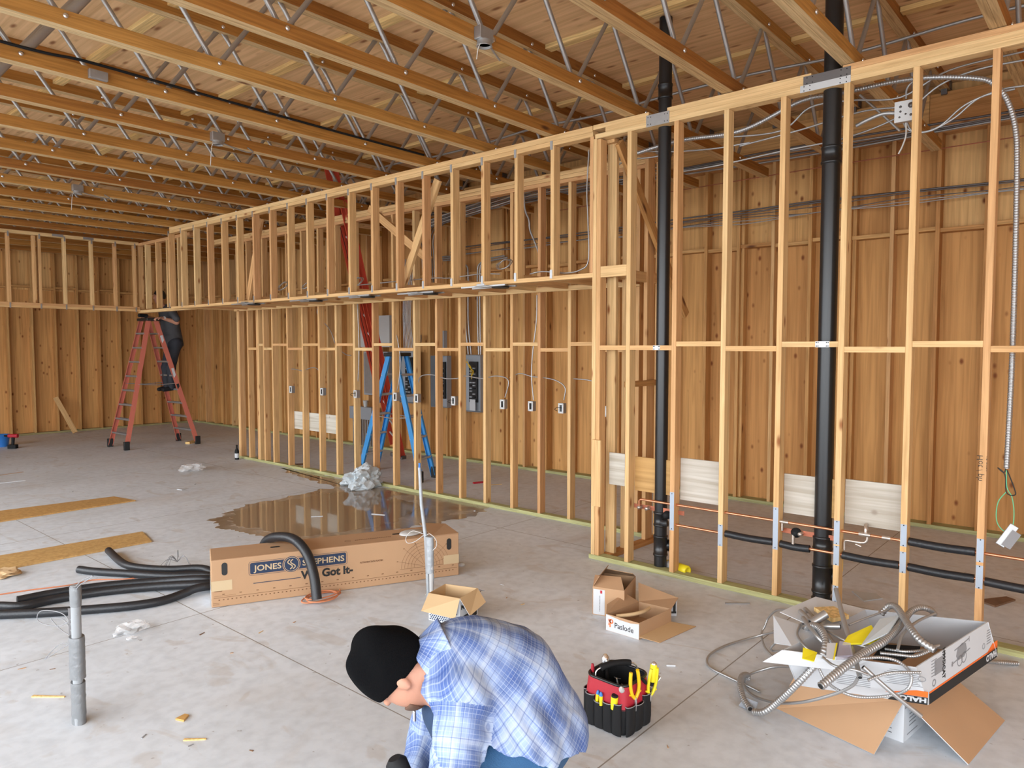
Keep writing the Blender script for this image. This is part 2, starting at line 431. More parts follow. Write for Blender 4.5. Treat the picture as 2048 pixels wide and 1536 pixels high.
# back wall (beyond the partition), studs 0.14 deep, sheathing behind
q = []
y = YR
while y < YF:
    L = min(1.215, YF - y)
    q += [((XB + 0.006, y + L / 2, 1.475), (0.012, L, 2.95)), ((XB + 0.006, y + L / 2, 3.66), (0.012, L, 1.42))]
    y += 1.215
wb_ = panelled('wall_back', q, '')
SD = 0.14
for k in range(-11, 39):
    yy = 1.92 - T4 / 2 + 0.4026 * k
    if not (YR + 0.1 < yy < YF - 0.1): continue
    if yy < -1.2: continue
    ztop = 3.86
    lumber('stud', (XB - SD / 2, yy, T4), (XB - SD / 2, yy, ztop), T4, SD, 'old_stud_wood' if k % 3 else 'stud_wood', wb_)
    if k % 3 == 1 and k > -3:
        lumber('stud', (XB - SD / 2 + 0.02, yy - T4, T4), (XB - SD / 2 + 0.02, yy - T4, ztop), T4, SD - 0.04, 'old_stud_wood', wb_)
    lumber('nogging', (XB - SD / 2 + 0.01, yy + T4 / 2, 2.93 + 0.02 * (k % 2)), (XB - SD / 2 + 0.01, yy + 0.4026 - T4 / 2, 2.93 + 0.02 * (k % 2)), SD - 0.02, 0.04, 'old_stud_wood', wb_, side=(1, 0, 0))
lumber('bottom_plate', (XB - SD / 2, YR, T4 / 2), (XB - SD / 2, YF, T4 / 2), SD + 0.01, T4, 'treated_wood', wb_, side=(1, 0, 0))
for z in (3.88, 3.92): lumber('top_plate', (XB - SD / 2, YR, z), (XB - SD / 2, YF, z), SD, T4, 'stud_wood', wb_, side=(1, 0, 0))
for a, b_ in ((YR, 1.6), (1.6, 6.4), (6.4, 11.5), (11.5, YF)):
    lumber('rim_board', (XB - SD + 0.03, a, 4.09), (XB - SD + 0.03, b_ - 0.003, 4.09), 0.30, 0.045, 'old_stud_wood', wb_, side=(0, 0, 1))
# far wall
q = []
x = XFRONT
while x < XB:
    L = min(1.2, XB - x)
    q += [((x + L / 2, YF + 0.006, 1.475), (L, 0.012, 2.95)), ((x + L / 2, YF + 0.006, 3.66), (L, 0.012, 1.42))]
    x += 1.2
wf_ = panelled('wall_far', q, '')
for k in range(-13, 9):
    xx = 4.76 + 0.4183 * k
    if not XFRONT + 0.1 < xx < XB - 0.15: continue
    lumber('stud', (xx, YF - SD / 2, T4), (xx, YF - SD / 2, 3.86), T4, SD, 'old_stud_wood', wf_, side=(1, 0, 0))
    lumber('nogging', (xx + T4 / 2, YF - SD / 2, 2.98 + 0.03 * (k % 2)), (xx + 0.4183 - T4 / 2, YF - SD / 2, 2.98 + 0.03 * (k % 2)), SD - 0.02, 0.04, 'old_stud_wood', wf_, side=(0, 1, 0))
lumber('bottom_plate', (XFRONT, YF - SD / 2, T4 / 2), (XB - SD, YF - SD / 2, T4 / 2), SD + 0.01, T4, 'treated_wood', wf_, side=(0, 1, 0))
for z in (3.88, 3.92): lumber('top_plate', (XFRONT, YF - SD / 2, z), (XB - SD, YF - SD / 2, z), SD, T4, 'stud_wood', wf_, side=(0, 1, 0))
lumber('rim_board', (XFRONT, YF - SD + 0.03, 4.09), (XB - SD, YF - SD + 0.03, 4.09), 0.30, 0.045, 'old_stud_wood', wf_, side=(0, 0, 1))
# shopfront side behind the camera: posts, header, open bays
w = MB().box((XFRONT - 0.07, (YF + YR) / 2, 3.93), (0.14, YF - YR, 0.84)).box((XFRONT - 0.07, (YF + YR) / 2, 0.05), (0.14, YF - YR, 0.1))
w.box((XFRONT - 0.07, 15.2, 1.8), (0.14, 3.9, 3.5))  # unseen infill of the far bay, added to keep light off the far end
for yy in (YR + 0.07, 0.0, 4.6, 9.2, 13.3): w.box((XFRONT - 0.07, yy, 1.8), (0.14, 0.18, 3.5))
struct('wall_front', w, 'wall_ply')
w = MB().box(((XFRONT + XB) / 2, YR - 0.07, 3.93), (XB - XFRONT, 0.14, 0.84))
w.box((XFRONT + 0.07, YR - 0.07, 1.8), (0.3, 0.14, 3.5))
w.box(((0.8 + XB) / 2, YR - 0.07, 1.8), (XB - 0.8, 0.14, 3.5))  # unseen solid stretch, lengthened to narrow the opening and dim the right side
struct('wall_right', w, 'wall_ply')

# ------------------------------------------------------------------ open-web roof trusses
ZB, HC, CW = 3.625, 0.089, 0.086
ZBC, ZTC = ZB + HC / 2, ZD - HC / 2 - 0.001
PIT, XP = 0.915, 3.36
X0T, X1T = XFRONT + 0.05, 8.02
def chord_mesh(L, name):
    b = MB()
    for s in (-1, 1):
        b.box((s * CW / 4, 0, L / 2), (CW / 2 - 0.0012, HC, L))
    b.mi = [1 if i % 6 in (2, 3) else 0 for i in range(len(b.f))]      # laminated edges below and above
    return b.mesh(name, ['truss_wood', 'truss_edge'])
ch_b = chord_mesh(X1T - X0T - 0.25, 'bottom_chord'); ch_t = chord_mesh(X1T - X0T + 0.1, 'top_chord')
def web_mesh(r):
    """a tube whose ends are pressed flat; runs from (0,0,0) to (PIT/2, 0, dz)"""
    dz = ZTC - ZBC; a, c = Vector((0, 0, 0)), Vector((PIT / 2, 0, dz)); L = (c - a).length; d = (c - a) / L
    b = MB(); u = Vector((0, 1, 0)); w_ = d.cross(u); vs = []; seg = 10
    prof = [(-0.02, 0.25, 1.25), (0.05, 0.25, 1.25), (0.11, 1, 1), (L - 0.11, 1, 1), (L - 0.05, 0.25, 1.25), (L + 0.02, 0.25, 1.25)]
    for t, fl_, wd in prof:
        for k in range(seg):
            an = 2 * PI * k / seg; vs.append(tuple(a + d * t + u * math.cos(an) * r * fl_ + w_ * math.sin(an) * r * wd))
    fs = [(i * seg + k, i * seg + (k + 1) % seg, (i + 1) * seg + (k + 1) % seg, (i + 1) * seg + k) for i in range(len(prof) - 1) for k in range(seg)]
    b.add(vs, fs, 0, True); b.add(vs[:seg], [tuple(range(seg))]); b.add(vs[-seg:], [tuple(range(seg))])
    return b.mesh('web_tube', ['tube_steel'])
web_thin, web_thick = web_mesh(0.0165), web_mesh(0.030)
bolt = MB().lathe([(0.0, -0.055), (0.013, -0.055), (0.016, -0.047), (0.016, -0.045), (0.009, -0.045), (0.009, 0.045), (0.016, 0.045), (0.016, 0.047), (0.013, 0.055), (0.0, 0.055)], 8).mesh('bolt', ['steel'])
blk = MB().box((0, 0, 0), (0.09, 0.8128 - CW - 0.004, T4), ch=0.003).mesh('joint_block', ['block_wood'])
blk2 = MB().box((0, 0, 0), (T4, S4, 0.8128 - CW - 0.004), ch=0.003).mesh('joint_block', ['block_wood'])
ordn = ['nearest', 'second', 'third', 'fourth', 'fifth', 'sixth', 'seventh', 'eighth', 'ninth', 'tenth', 'eleventh', 'twelfth', 'thirteenth', 'fourteenth', 'fifteenth', 'sixteenth', 'seventeenth', 'eighteenth', 'nineteenth', 'twentieth', 'twenty-first', 'twenty-second']
TR0 = -1
for k in range(TR0, 20):
    yt = 1.43 + 0.8128 * k + CW / 2
    if yt > YF - 0.2: break
    i = k - TR0
    lab = 'wood and steel-tube roof truss, ' + ('nearest to the camera, at the top right' if i == 0 else ordn[i] + ' from the near end of the roof')
    t = thing('roof_truss', lab, 'roof truss', (X0T, yt, ZB), 0, 'roof trusses under the plywood deck')
    for nm, me, z in (('bottom_chord', ch_b, ZBC), ('top_chord', ch_t, ZTC)):
        place(bpy.data.objects.new(nm, me), frame((X0T, yt, z), (0, 1, 0), (0, 0, 1)), t)
    n0 = math.ceil((X0T - XP) / PIT)
    n = n0
    while XP + n * PIT < X1T - 0.25:
        xb = XP + n * PIT
        me = web_thick if n == -2 else web_thin
        if xb + PIT / 2 < X1T: place(bpy.data.objects.new('web_tube', me), Matrix.Translation((xb, yt, ZBC)), t)
        if xb - PIT / 2 > X0T: place(bpy.data.objects.new('web_tube', web_thin), Matrix.Translation((xb, yt, ZBC)) @ Matrix.Rotation(PI, 4, 'Z'), t)
        if yt < 11:
            place(bpy.data.objects.new('bolt', bolt), Matrix.Translation((xb, yt, ZBC + 0.012)) @ Matrix.Rotation(PI / 2, 4, 'X'), t)
            if xb + PIT / 2 < X1T: place(bpy.data.objects.new('bolt', bolt), Matrix.Translation((xb + PIT / 2, yt, ZTC - 0.008)) @ Matrix.Rotation(PI / 2, 4, 'X'), t)
        n += 1
    for j in range(-5, 4):
        xj = 4.95 + 1.2192 * j + R.uniform(-0.01, 0.01)
        if xj < 0.2 and yt < 4: continue
        place(bpy.data.objects.new('joint_block', blk2), frame((xj, yt + 0.4064, ZD - T4 / 2 - 0.0015), (0, 0, 1), (1, 0, 0)), t)
    put('bearing_bracket', MB().box((X1T + 0.06, yt, ZTC), (0.10, CW + 0.012, 0.075)).box((X1T + 0.02, yt, ZTC - 0.06), (0.03, 0.05, 0.07)), 'dark_steel', t)

# ------------------------------------------------------------------ partition walls
def strap(root, c, size, axis='x', name='strap_plate', mat='galvanised', holes=((-.42, -.3), (-.42, .3), (.42, -.3), (.42, .3), (-.3, -.3), (.3, .3), (-.3, .3), (.3, -.3))):
    """thin plate with nail holes lying on a face that looks to -X; size = (along Y, up)"""
    b = MB().box(c, (0.002, size[0], size[1]))
    for hy, hz in holes: b.lathe([(0.004, 0), (0.004, 0.0015)], 6, 1, M=Matrix.Translation((c[0] - 0.001, c[1] + hy * size[0], c[2] + hz * size[1])) @ Matrix.Rotation(-PI / 2, 4, 'Y'))
    return put(name, b, [mat, 'near_black'], root)
PX0 = 5.02
pw = thing('stud_partition', 'tall bare 2x4 stud wall carrying two black drain stacks, on the right', 'stud wall', (PX0, 1.5, 0))
PY = [3.45, 3.12, 2.71, 2.31, 1.90, 1.49, 1.09, 0.68, 0.27, -0.135, -0.54, -0.94, -1.35]
XC = PX0 + S4 / 2
def stud(root, x, ytop, z0, z1, mat='stud_wood', w=T4, d=S4): return lumber('stud', (x, ytop - w / 2, z0), (x, ytop - w / 2, z1), w, d, mat, root)
for yy in PY: stud(pw, XC, yy, T4, 3.506)
stud(pw, XC + 0.003, PY[0] - T4 - 0.001, T4, 3.50)
stud(pw, XC + 0.12, 3.40, T4, 3.50, w=S4, d=T4)
lumber('bottom_plate', (XC, -1.6, T4 / 2), (XC, 3.47, T4 / 2), S4 + 0.004, T4, 'treated_wood', pw, side=(1, 0, 0))
PIPE1, PIPE2 = (5.075, 2.85), (5.08, 1.60)
lumber('top_plate', (XC, -1.6, 3.525), (XC, 3.43, 3.525), S4, T4, 'stud_wood', pw, side=(1, 0, 0))
lumber('top_plate', (XC, -1.6, 3.563), (XC, 3.33, 3.563), S4, T4, 'stud_wood', pw, side=(1, 0, 0))
for a, b_ in ((-1.6, PIPE2[1] - 0.10), (PIPE2[1] + 0.10, PIPE1[1] - 0.08), (PIPE1[1] + 0.08, 3.45)):
    lumber('top_plate', (XC, a, 3.601), (XC, b_, 3.601), S4, T4, 'stud_wood', pw, side=(1, 0, 0))
for i in range(len(PY) - 1):
    a, b_ = PY[i + 1] , PY[i] - T4
    if i == 0: b_ = PY[0] - 2 * T4 - 0.002
    z = 1.785 if (i % 2 == 1) else 1.815
    if i in (0, 1): z = 1.79
    if i == 2: z = 1.82
    if i == 3: z = 1.785
    if i == 4: z = 1.815
    if i == 5: z = 1.78
    if i == 6: z = 1.815
    if i == 7: z = 1.785
    lumber('nogging', (XC, a, z), (XC, b_, z), S4, T4, 'stud_wood', pw, side=(1, 0, 0))
strap(pw, (PX0 - 0.001, PIPE1[1], 3.55), (0.20, 0.09)); strap(pw, (PX0 - 0.001, PIPE2[1], 3.575), (0.30, 0.06), mat='dark_steel'); strap(pw, (PX0 - 0.0012, PIPE2[1] + 0.01, 3.525), (0.32, 0.045), mat='white_plate')
strap(pw, (PX0 - 0.001, PIPE1[1] - 0.01, 1.79), (0.06, 0.035), mat='white_plate'); strap(pw, (PX0 - 0.001, PIPE2[1] - 0.01, 1.815), (0.09, 0.04), mat='white_plate')
for yy, z0, z1 in ((2.71, .37, .67), (2.31, .32, .48), (1.90, .37, .67), (1.49, .48, .64), (1.49, .34, .47), (1.09, .54, .68), (1.09, .37, .505), (0.68, .52, .66), (0.68, .36, .50), (1.49, .09, .20)):
    strap(pw, (PX0 - 0.001, yy - 0.02, (z0 + z1) / 2), (0.036, z1 - z0), mat='strap_grey', holes=((0, -.46), (0, .46)))
# felt-tip notes on one stud
b = MB(); text_mb(b, 'Hot / ph', 0.045, frame((PX0 - 0.0016, 0.662, 1.16), (0, 0, -1), (0, 1, 0)), bold=-0.0004)
text_mb(b, '15 over', 0.030, frame((PX0 + 0.002, 0.6415, 1.16), (0, 0, -1), (-1, 0, 0)), bold=-0.0004)
put('pencil_note', b, 'ink_black', pw)
lumber('plywood_scab', (PX0 - 0.013, 3.385, 0.46), (PX0 - 0.013, 3.385, 1.02), 0.085, 0.022, 'stud_wood', pw)
# header block at soffit level between the end stud and the next
lumber('header_block', (PX0 + 0.02, 3.37, 2.415), (PX0 + 0.02, 3.12, 2.415), 0.09, T4, 'stud_wood', pw, side=(0, 0, 1))

# return wall from the partition back to the middle wall
rw = thing('return_wall', 'short bare stud wall running back from the open end of the drain-stack wall', 'stud wall', (5.6, 3.4, 0))
lumber('bottom_plate', (5.12, 3.36, T4 / 2), (6.02, 3.33, T4 / 2), S4, T4, 'old_stud_wood', rw, side=(0, 1, 0))
for x_, z1 in ((5.40, 3.48), (5.76, 3.5), (5.965, 3.5)): lumber('stud', (x_, 3.35, T4), (x_, 3.35, z1), T4 * 1.0, S4, 'stud_wood', rw, side=(0, 1, 0))
for x_ in (5.44, 5.80): lumber('stud', (x_, 3.35, T4), (x_, 3.35, 3.48), S4 * 0.8, T4, 'stud_wood', rw, side=(1, 0, 0))
lumber('top_plate', (5.12, 3.35, 3.50), (6.02, 3.35, 3.50), S4, T4, 'stud_wood', rw, side=(0, 1, 0))
lumber('nogging', (5.12, 3.36, 2.42), (5.95, 3.36, 2.42), 0.09, T4, 'stud_wood', rw, side=(0, 0, 1))
lumber('diagonal_brace', (5.15, 3.28, 3.48), (6.35, 3.28, 2.1), S4, T4, 'old_stud_wood', rw, side=(0, 0, 1))
lumber('box_support', (5.3, 3.29, 1.475), (5.95, 3.29, 1.475), 0.05, T4, 'old_stud_wood', rw, side=(0, 0, 1))

# middle wall (full height, 0.88 m behind)
BX = 5.9; BC = BX + S4 / 2
mw = thing('stud_partition', 'long bare stud wall behind the soffit, with outlet boxes at waist height', 'stud wall', (BX, 7.2, 0))
BY = [10.92, 10.61, 10.34, 10.15, 9.9, 9.49, 9.10, 8.69, 8.29, 7.89, 7.49, 7.09, 6.69, 6.30, 5.91, 5.52, 5.12, 4.74, 4.35, 3.95, 3.56]
for i, yy in enumerate(BY): stud(mw, BC, yy, T4, 3.44, 'stud_wood')
stud(mw, BC, 10.92 - T4, T4, 3.44); stud(mw, BC, 10.34 - T4 - 0.001, T4, 3.44)
lumber('bottom_plate', (BC, 3.42, T4 / 2), (BC, 10.93, T4 / 2), S4, T4, 'treated_wood', mw, side=(1, 0, 0))
for z in (3.46, 3.50, 3.54): lumber('top_plate', (BC, 3.42, z), (BC, 11.8 if z > 3.47 else 10.93, z), S4, T4, 'stud_wood', mw, side=(1, 0, 0))
for k in range(1, len(BY) - 1):
    z = 1.765 if k % 2 else 1.825
    if 15 <= k: z += 0.0
    lumber('nogging', (BC, BY[k + 1], z), (BC, BY[k] - T4, z), S4, T4, 'stud_wood', mw, side=(1, 0, 0))
lumber('ledger', (BX - 0.019, 3.5, 2.385), (BX - 0.019, 10.93, 2.385), 0.05, T4, 'stud_wood', mw, side=(0, 0, 1))

# soffit frame
sf = thing('soffit_frame', 'long bare 2x4 soffit frame hung along the partition at head height', 'soffit frame', (PX0, 7.4, 2.375), 0)
CLIP = MB().box((-0.002, -0.012, 0), (0.003, 0.024, 0.075)).box((0.014, 0.0015, 0), (0.034, 0.003, 0.075)).mesh('framing_clip', ['galvanised'])
CLIP2 = MB().box((0, 0, 0), (0.022, 0.003, 0.08)).mesh('framing_clip', ['galvanised'])
SY = [3.48 + 0.4126 * k for k in range(20)]
for k, yy in enumerate(SY):
    stud(sf, XC, yy, 2.413, 3.53)
    if k < 19:
        lumber('joist', (PX0 + S4 + 0.002, yy + 0.03, 2.42), (BX - T4 - 0.002, yy + 0.03, 2.42), S4, T4, 'stud_wood', sf, side=(0, 0, 1))
    if k:
        for zc in (2.43, 3.535): place(bpy.data.objects.new('framing_clip', CLIP), Matrix.Translation((PX0, yy, zc)), sf)
lumber('bottom_rail', (XC, 3.45, 2.394), (XC, 11.27, 2.394), S4, T4, 'stud_wood', sf, side=(1, 0, 0))
lumber('top_rail', (XC, 3.45, 3.549), (XC, 11.27, 3.549), S4, T4, 'stud_wood', sf, side=(1, 0, 0))
for a, b_ in ((3.455, 7.3), (7.303, 11.27)): lumber('top_plate', (XC, a, 3.594), (XC, b_, 3.594), S4, 0.05, 'stud_wood', sf, side=(1, 0, 0))
# temporary braces leaning inside the soffit
for (xa, ya, za), (xb_, yb, zb) in (((5.16, 6.02, 2.44), (5.16, 5.45, 3.5)), ((5.16, 9.22, 2.44), (5.16, 8.86, 3.5)), ((5.5, 7.0, 3.45), (5.5, 5.95, 2.75))):
    lumber('brace', (xa, ya, za), (xb_, yb, zb), S4, T4, 'stud_wood', sf, side=(0, 1, 0))
# far return of the soffit: one frame runs on in the same direction, then turns along the far wall
S2X, S2Y = 5.35, 13.2
s2 = thing('soffit_frame', 'far L-shaped bare soffit frame around the corner above the orange stepladder', 'soffit frame', (S2X, S2Y, 2.375))
for yy in (13.28, 12.97, 12.55, 12.15, 11.75): stud(s2, S2X + S4 / 2, yy, 2.45, 3.55)
lumber('bottom_rail', (S2X + S4 / 2, 11.3, 2.41), (S2X + S4 / 2, 13.29, 2.41), S4, 0.05, 'stud_wood', s2, side=(1, 0, 0))
lumber('top_rail', (S2X + S4 / 2, 11.3, 3.57), (S2X + S4 / 2, 13.29, 3.57), S4, 0.05, 'stud_wood', s2, side=(1, 0, 0))
lumber('bottom_rail', (-1.0, S2Y + S4 / 2, 2.43), (S2X, S2Y + S4 / 2, 2.43), S4, 0.04, 'stud_wood', s2, side=(0, 1, 0))
lumber('cleat', (-1.0, S2Y + 0.03, 2.47), (S2X, S2Y + 0.03, 2.47), 0.04, T4, 'stud_wood', s2, side=(0, 0, 1))
lumber('top_rail', (-1.0, S2Y + S4 / 2, 3.58), (S2X, S2Y + S4 / 2, 3.58), S4, 0.05, 'stud_wood', s2, side=(0, 1, 0))
for xx in (3.40, 3.746, 3.82, 4.177, 4.578, 4.945, 5.263): lumber('stud', (xx + 0.019, S2Y + S4 / 2, 2.49), (xx + 0.019, S2Y + S4 / 2, 3.55), T4, S4, 'stud_wood', s2, side=(1, 0, 0))
for xx in (3.0, 2.6, 2.2, 1.8): lumber('stud', (xx, S2Y + S4 / 2, 2.49), (xx, S2Y + S4 / 2, 3.55), T4, S4, 'stud_wood', s2, side=(1, 0, 0))
for xx in (3.40, 3.82, 4.177, 4.578, 4.945, 5.263):
    for zc in (2.44, 3.54): place(bpy.data.objects.new('framing_clip', CLIP2), Matrix.Translation((xx + 0.019, S2Y - 0.002, zc)), s2)
for xx in (3.2, 4.4, 4.85): put('nail_plate', MB().box((xx - 0.3, S2Y - 0.002, 3.585), (0.16, 0.003, 0.04)), 'galvanised', s2)
# ------------------------------------------------------------------ plumbing in the partition
def yat(px, X, py=700): return onX(px, py, X).y
DX = 5.12
def drain(r, y, label, coll, clean, top):
    t = thing('drain_stack', label, 'drain pipe', (DX, y, 0))
    M = Matrix.Translation((DX, y, 0))
    put('pipe', MB().tube([(DX, y, 0.0), (DX, y, top)], r, 24), 'abs_black', t)
    for z0, h in coll:
        put('coupling', MB().lathe([(r, z0), (r + .008, z0 + .004), (r + .008, z0 + .018), (r + .004, z0 + .02), (r + .004, z0 + h - .02), (r + .008, z0 + h - .018), (r + .008, z0 + h - .004), (r, z0 + h)], 24, M=M), 'abs_black', t)
    b = MB(); Mc = Matrix.Translation((DX, y, clean)) @ Matrix.Rotation(-0.7, 4, 'Z') @ Matrix.Rotation(PI / 2, 4, 'Y')
    b.lathe([(r * .8, 0), (r * .8, r * 1.25), (r * .95, r * 1.25), (r * .95, r * 1.5), (r * .5, r * 1.52), (r * .45, r * 1.7), (0, r * 1.7)], 20, M=Mc)
    put('cleanout_plug', b, 'abs_black', t)
    return t
d1 = drain(0.050, yat(1325, DX), 'black drain stack rising through the stud wall, the left one of two', [(0.12, 0.17), (0.36, 0.12), (3.72, .12)], 0.20, 4.34)
d2 = drain(0.058, yat(1654, DX), 'thicker black drain stack rising through the stud wall, right of the other', [(0.02, 0.05), (0.10, 0.20), (0.40, 0.10), (3.02, .12)], 0.21, 4.34)
d2y = yat(1654, DX)
cs = thing('copper_supply_line', 'twin copper water lines running through the studs, partly in black foam sleeves', 'water pipe', (5.05, 1.5, 0))
CXX = 5.052
def pipe(pts, r=0.0095, mat='copper', nm='pipe', seg=10): return put(nm, MB().tube(pts, r, seg), mat, cs)
pipe([(CXX, 3.0, .505), (CXX, 3.0, .555), (CXX, 2.985, .568), (CXX, -1.5, .568)])
pipe([(CXX, 2.72, .41), (CXX, -1.5, .405)])
def sleeve(y0, y1, z, dz=0.0): return put('foam_sleeve', MB().tube(bez([(CXX + .004, y0, z), (CXX, (y0 + y1) / 2, z + dz - 0.004), (CXX + .004, y1, z)], 5), 0.026, 16), 'foam_black', cs)
sleeve(2.262, 1.91, .41); sleeve(1.855, 1.655, .407); sleeve(1.44, 1.10, .405); sleeve(1.045, 0.69, .405); sleeve(0.635, 0.28, .40); sleeve(0.225, -1.4, .40)
sleeve(1.045, 0.69, .568); sleeve(2.80, 2.745, .41)
def bracket(y0, y1, z, X):
    put('perforated_bracket', MB().box((X, (y0 + y1) / 2, z), (0.003, y0 - y1, 0.035), ch=0.001), 'copper_dull', cs)
bracket(3.07, 2.62, .50, 5.09); bracket(1.86, 1.50, .50, 5.09)
for y in (3.0, 2.93, 1.72): put('fitting', MB().lathe([(.014, 0), (.016, .01), (.012, .02), (.014, .05), (0, .05)], 12, M=Matrix.Translation((5.088, y, .50)) @ Matrix.Rotation(-PI / 2, 4, 'Y')), 'solder', cs)
put('black_valve', MB().lathe([(.03, 0), (.034, .012), (.026, .02), (.02, .05), (0, .05)], 16, M=Matrix.Translation((5.085, 2.76, .47)) @ Matrix.Rotation(-PI / 2, 4, 'Y')), 'near_black', cs)
put('black_valve', MB().lathe([(.034, 0), (.036, .015), (.024, .022), (.018, .05), (0, .05)], 16, M=Matrix.Translation((5.085, 1.755, .50)) @ Matrix.Rotation(-PI / 2, 4, 'Y')), 'near_black', cs)
pipe([(5.045, 1.765, .49), (5.045, 1.765, .425)], .011, 'solder', 'stub')
pipe([(5.05, 1.845, .568), (5.05, 1.845, .505)], .010, 'solder', 'drop'); pipe([(5.05, 1.87, .568), (5.05, 1.80, .568)], .0135, 'solder', 'tee')
# tee, trap and hammer arrestor between the fifth and sixth studs
pipe([(CXX, 1.34, .568), (CXX, 1.27, .568)], .014, 'solder', 'tee'); pipe([(CXX, 1.20, .568), (CXX, 1.15, .568)], .013, 'solder', 'tee')
pipe(bez([(CXX, 1.30, .57), (CXX, 1.30, .60), (CXX + .02, 1.305, .625), (CXX + .06, 1.31, .62), (CXX + .07, 1.31, .585)], 4), .011, 'solder', 'loop')
pipe(bez([(CXX + .02, 1.295, .56), (CXX + .02, 1.295, .53), (CXX + .02, 1.31, .51), (CXX + .02, 1.36, .505), (CXX + .02, 1.42, .505), (CXX + .02, 1.435, .49), (CXX + .02, 1.435, .44)], 4), .010, 'solder', 'trap')
pipe([(CXX + .02, 1.365, .49), (CXX + .02, 1.33, .48)], .008, 'solder', 'petcock')
AX = 5.13; ay = yat(1690, AX)
put('brass_arrestor', MB().lathe([(.012, 0), (.019, .015), (.021, .02), (.021, .10), (.018, .11), (.022, .12), (.022, .135), (.012, .14)], 8, M=Matrix.Translation((AX, ay, .255))), 'deep_yellow', cs)
pipe([(AX, ay, .40), (AX, ay, .52)], .012, 'copper', 'riser'); pipe([(AX, ay, .26), (AX, ay, .08)], .011, 'copper_dull', 'drop'); pipe(bez([(AX, ay, .09), (AX, ay, .06), (AX, ay + .03, .05), (AX, ay + .035, .09)], 4), .014, 'solder', 'elbow')
# plywood backing between the studs
for y0, y1, z0, z1, m in ((3.33, 3.125, .64, .91, 'grey_ply'), (3.08, 2.715, .62, .90, 'floor_ply'), (2.67, 2.315, .60, .93, 'grey_ply'), (1.86, 1.60, .62, .90, 'grey_ply'), (1.59, 1.50, .63, .90, 'floor_ply'), (1.45, 1.095, .61, .91, 'grey_ply')):
    lumber('backing_board', (PX0 + S4 + 0.012, y0, (z0 + z1) / 2), (PX0 + S4 + 0.012, y1, (z0 + z1) / 2), z1 - z0, 0.018, m, pw, side=(0, 0, 1))
lumber('backing_board', (BX + S4 + 0.01, 9.55, .71), (BX + S4 + 0.01, 8.40, .71), .26, 0.015, 'grey_ply', mw, side=(0, 0, 1))
lumber('nogging', (BC, 9.08, 1.88), (BC, 8.99, 1.88), .35, 0.012, 'grey_ply', mw, side=(0, 0, 1)) if False else None

# ------------------------------------------------------------------ electrics
def cable(label, pts, r=0.006, mat='galvanised', name='armoured_cable', cat='cable', n=6, group=None, seg=7):
    o = put(name, MB().tube(bez(pts, n), r, seg), mat); tag(o, label, cat, group); return o
BZ = [9.37, 8.59, 7.83, 7.02, 6.62, 5.98, 5.22, 4.82, 4.42, 3.85]
obox = MB()
obox.box((0, 0, 0), (0.004, 0.058, 0.098)).box((-0.025, 0.028, 0), (0.05, 0.003, 0.1)).box((-0.025, -0.028, 0), (0.05, 0.003, 0.1)).box((-0.025, 0, 0.05), (0.05, 0.058, 0.003)).box((-0.025, 0, -0.05), (0.05, 0.058, 0.003))
ob_me = obox.mesh('box_shell', ['galvanised'])
ring_me = MB().box((-.052, .024, 0), (.006, .016, .104)).box((-.052, -.024, 0), (.006, .016, .104)).box((-.052, 0, .043), (.006, .05, .018)).box((-.052, 0, -.043), (.006, .05, .018)).mesh('plaster_ring', ['white_paint'])
dev_me = MB().box((-.04, 0, 0), (.02, .026, .06), ch=.003).box((-.051, 0, .015), (.004, .018, .018)).box((-.051, 0, -.015), (.004, .018, .018)).mesh('receptacle', ['near_black'])
wires_me = MB().tube(bez([(-.02, 0, 0), (-.08, .02, .01), (-.09, .05, -.01), (-.05, .045, -.03)], 5), .003, 5).mesh('loose_wires', ['near_black'])
for i, y in enumerate(BZ):
    t = thing('outlet_box', 'galvanised outlet box on the middle stud wall, %s from the left' % ('leftmost' if i == 0 else ordn[i]) if i else 'galvanised outlet box on the middle stud wall, leftmost of the row', 'outlet box', (BX + .035, y, 1.17), 0, 'outlet boxes along the middle wall')
    M = Matrix.Translation((BX + .035, y, 1.17))
    shl = place(bpy.data.objects.new('box_shell', ob_me), M, t); place(bpy.data.objects.new('plaster_ring', ring_me), M, shl)
    place(bpy.data.objects.new('receptacle' if i % 3 != 2 else 'loose_wires', dev_me if i % 3 != 2 else wires_me), M, shl)
def PXs(L, X): return [onX(x, y, X) for x, y in L]
XW = BX + 0.05
cable('metal cable arching left out of the fifth outlet box', PXs([(836, 782), (837, 762), (845, 751), (868, 750), (890, 757), (915, 757)], XW), group='cables between outlet boxes')
cable('metal cable running past the two breaker panels', PXs([(915, 757), (930, 752), (965, 757), (990, 752), (1012, 756), (1017, 768), (1010, 795)], XW), group='cables between outlet boxes')
cable('metal cable arching right of the panels into the ninth outlet box', PXs([(1020, 755), (1040, 747), (1064, 753), (1085, 755), (1112, 761), (1130, 775), (1128, 800)], XW), group='cables between outlet boxes')
cable('short metal cable between the ninth box and the black stack', PXs([(1140, 757), (1175, 760), (1200, 768), (1216, 785), (1217, 805)], XW), group='cables between outlet boxes')
cable('metal cable hooking over into the leftmost outlet box', PXs([(582, 770), (576, 745), (585, 738), (605, 742)], XW), group='cables between outlet boxes')
cable('metal cable hooking over into the second outlet box', PXs([(610, 740), (628, 735), (640, 745), (642, 768)], XW), group='cables between outlet boxes')
cable('metal cable dropping straight from the soffit into the eighth outlet box', PXs([(1074, 590), (1073, 640), (1066, 700), (1063, 750), (1067, 800)], XW))
cable('metal cable dropping from the soffit into the tenth outlet box', PXs([(1212, 600), (1220, 640), (1221, 720), (1212, 780), (1217, 808)], XW))
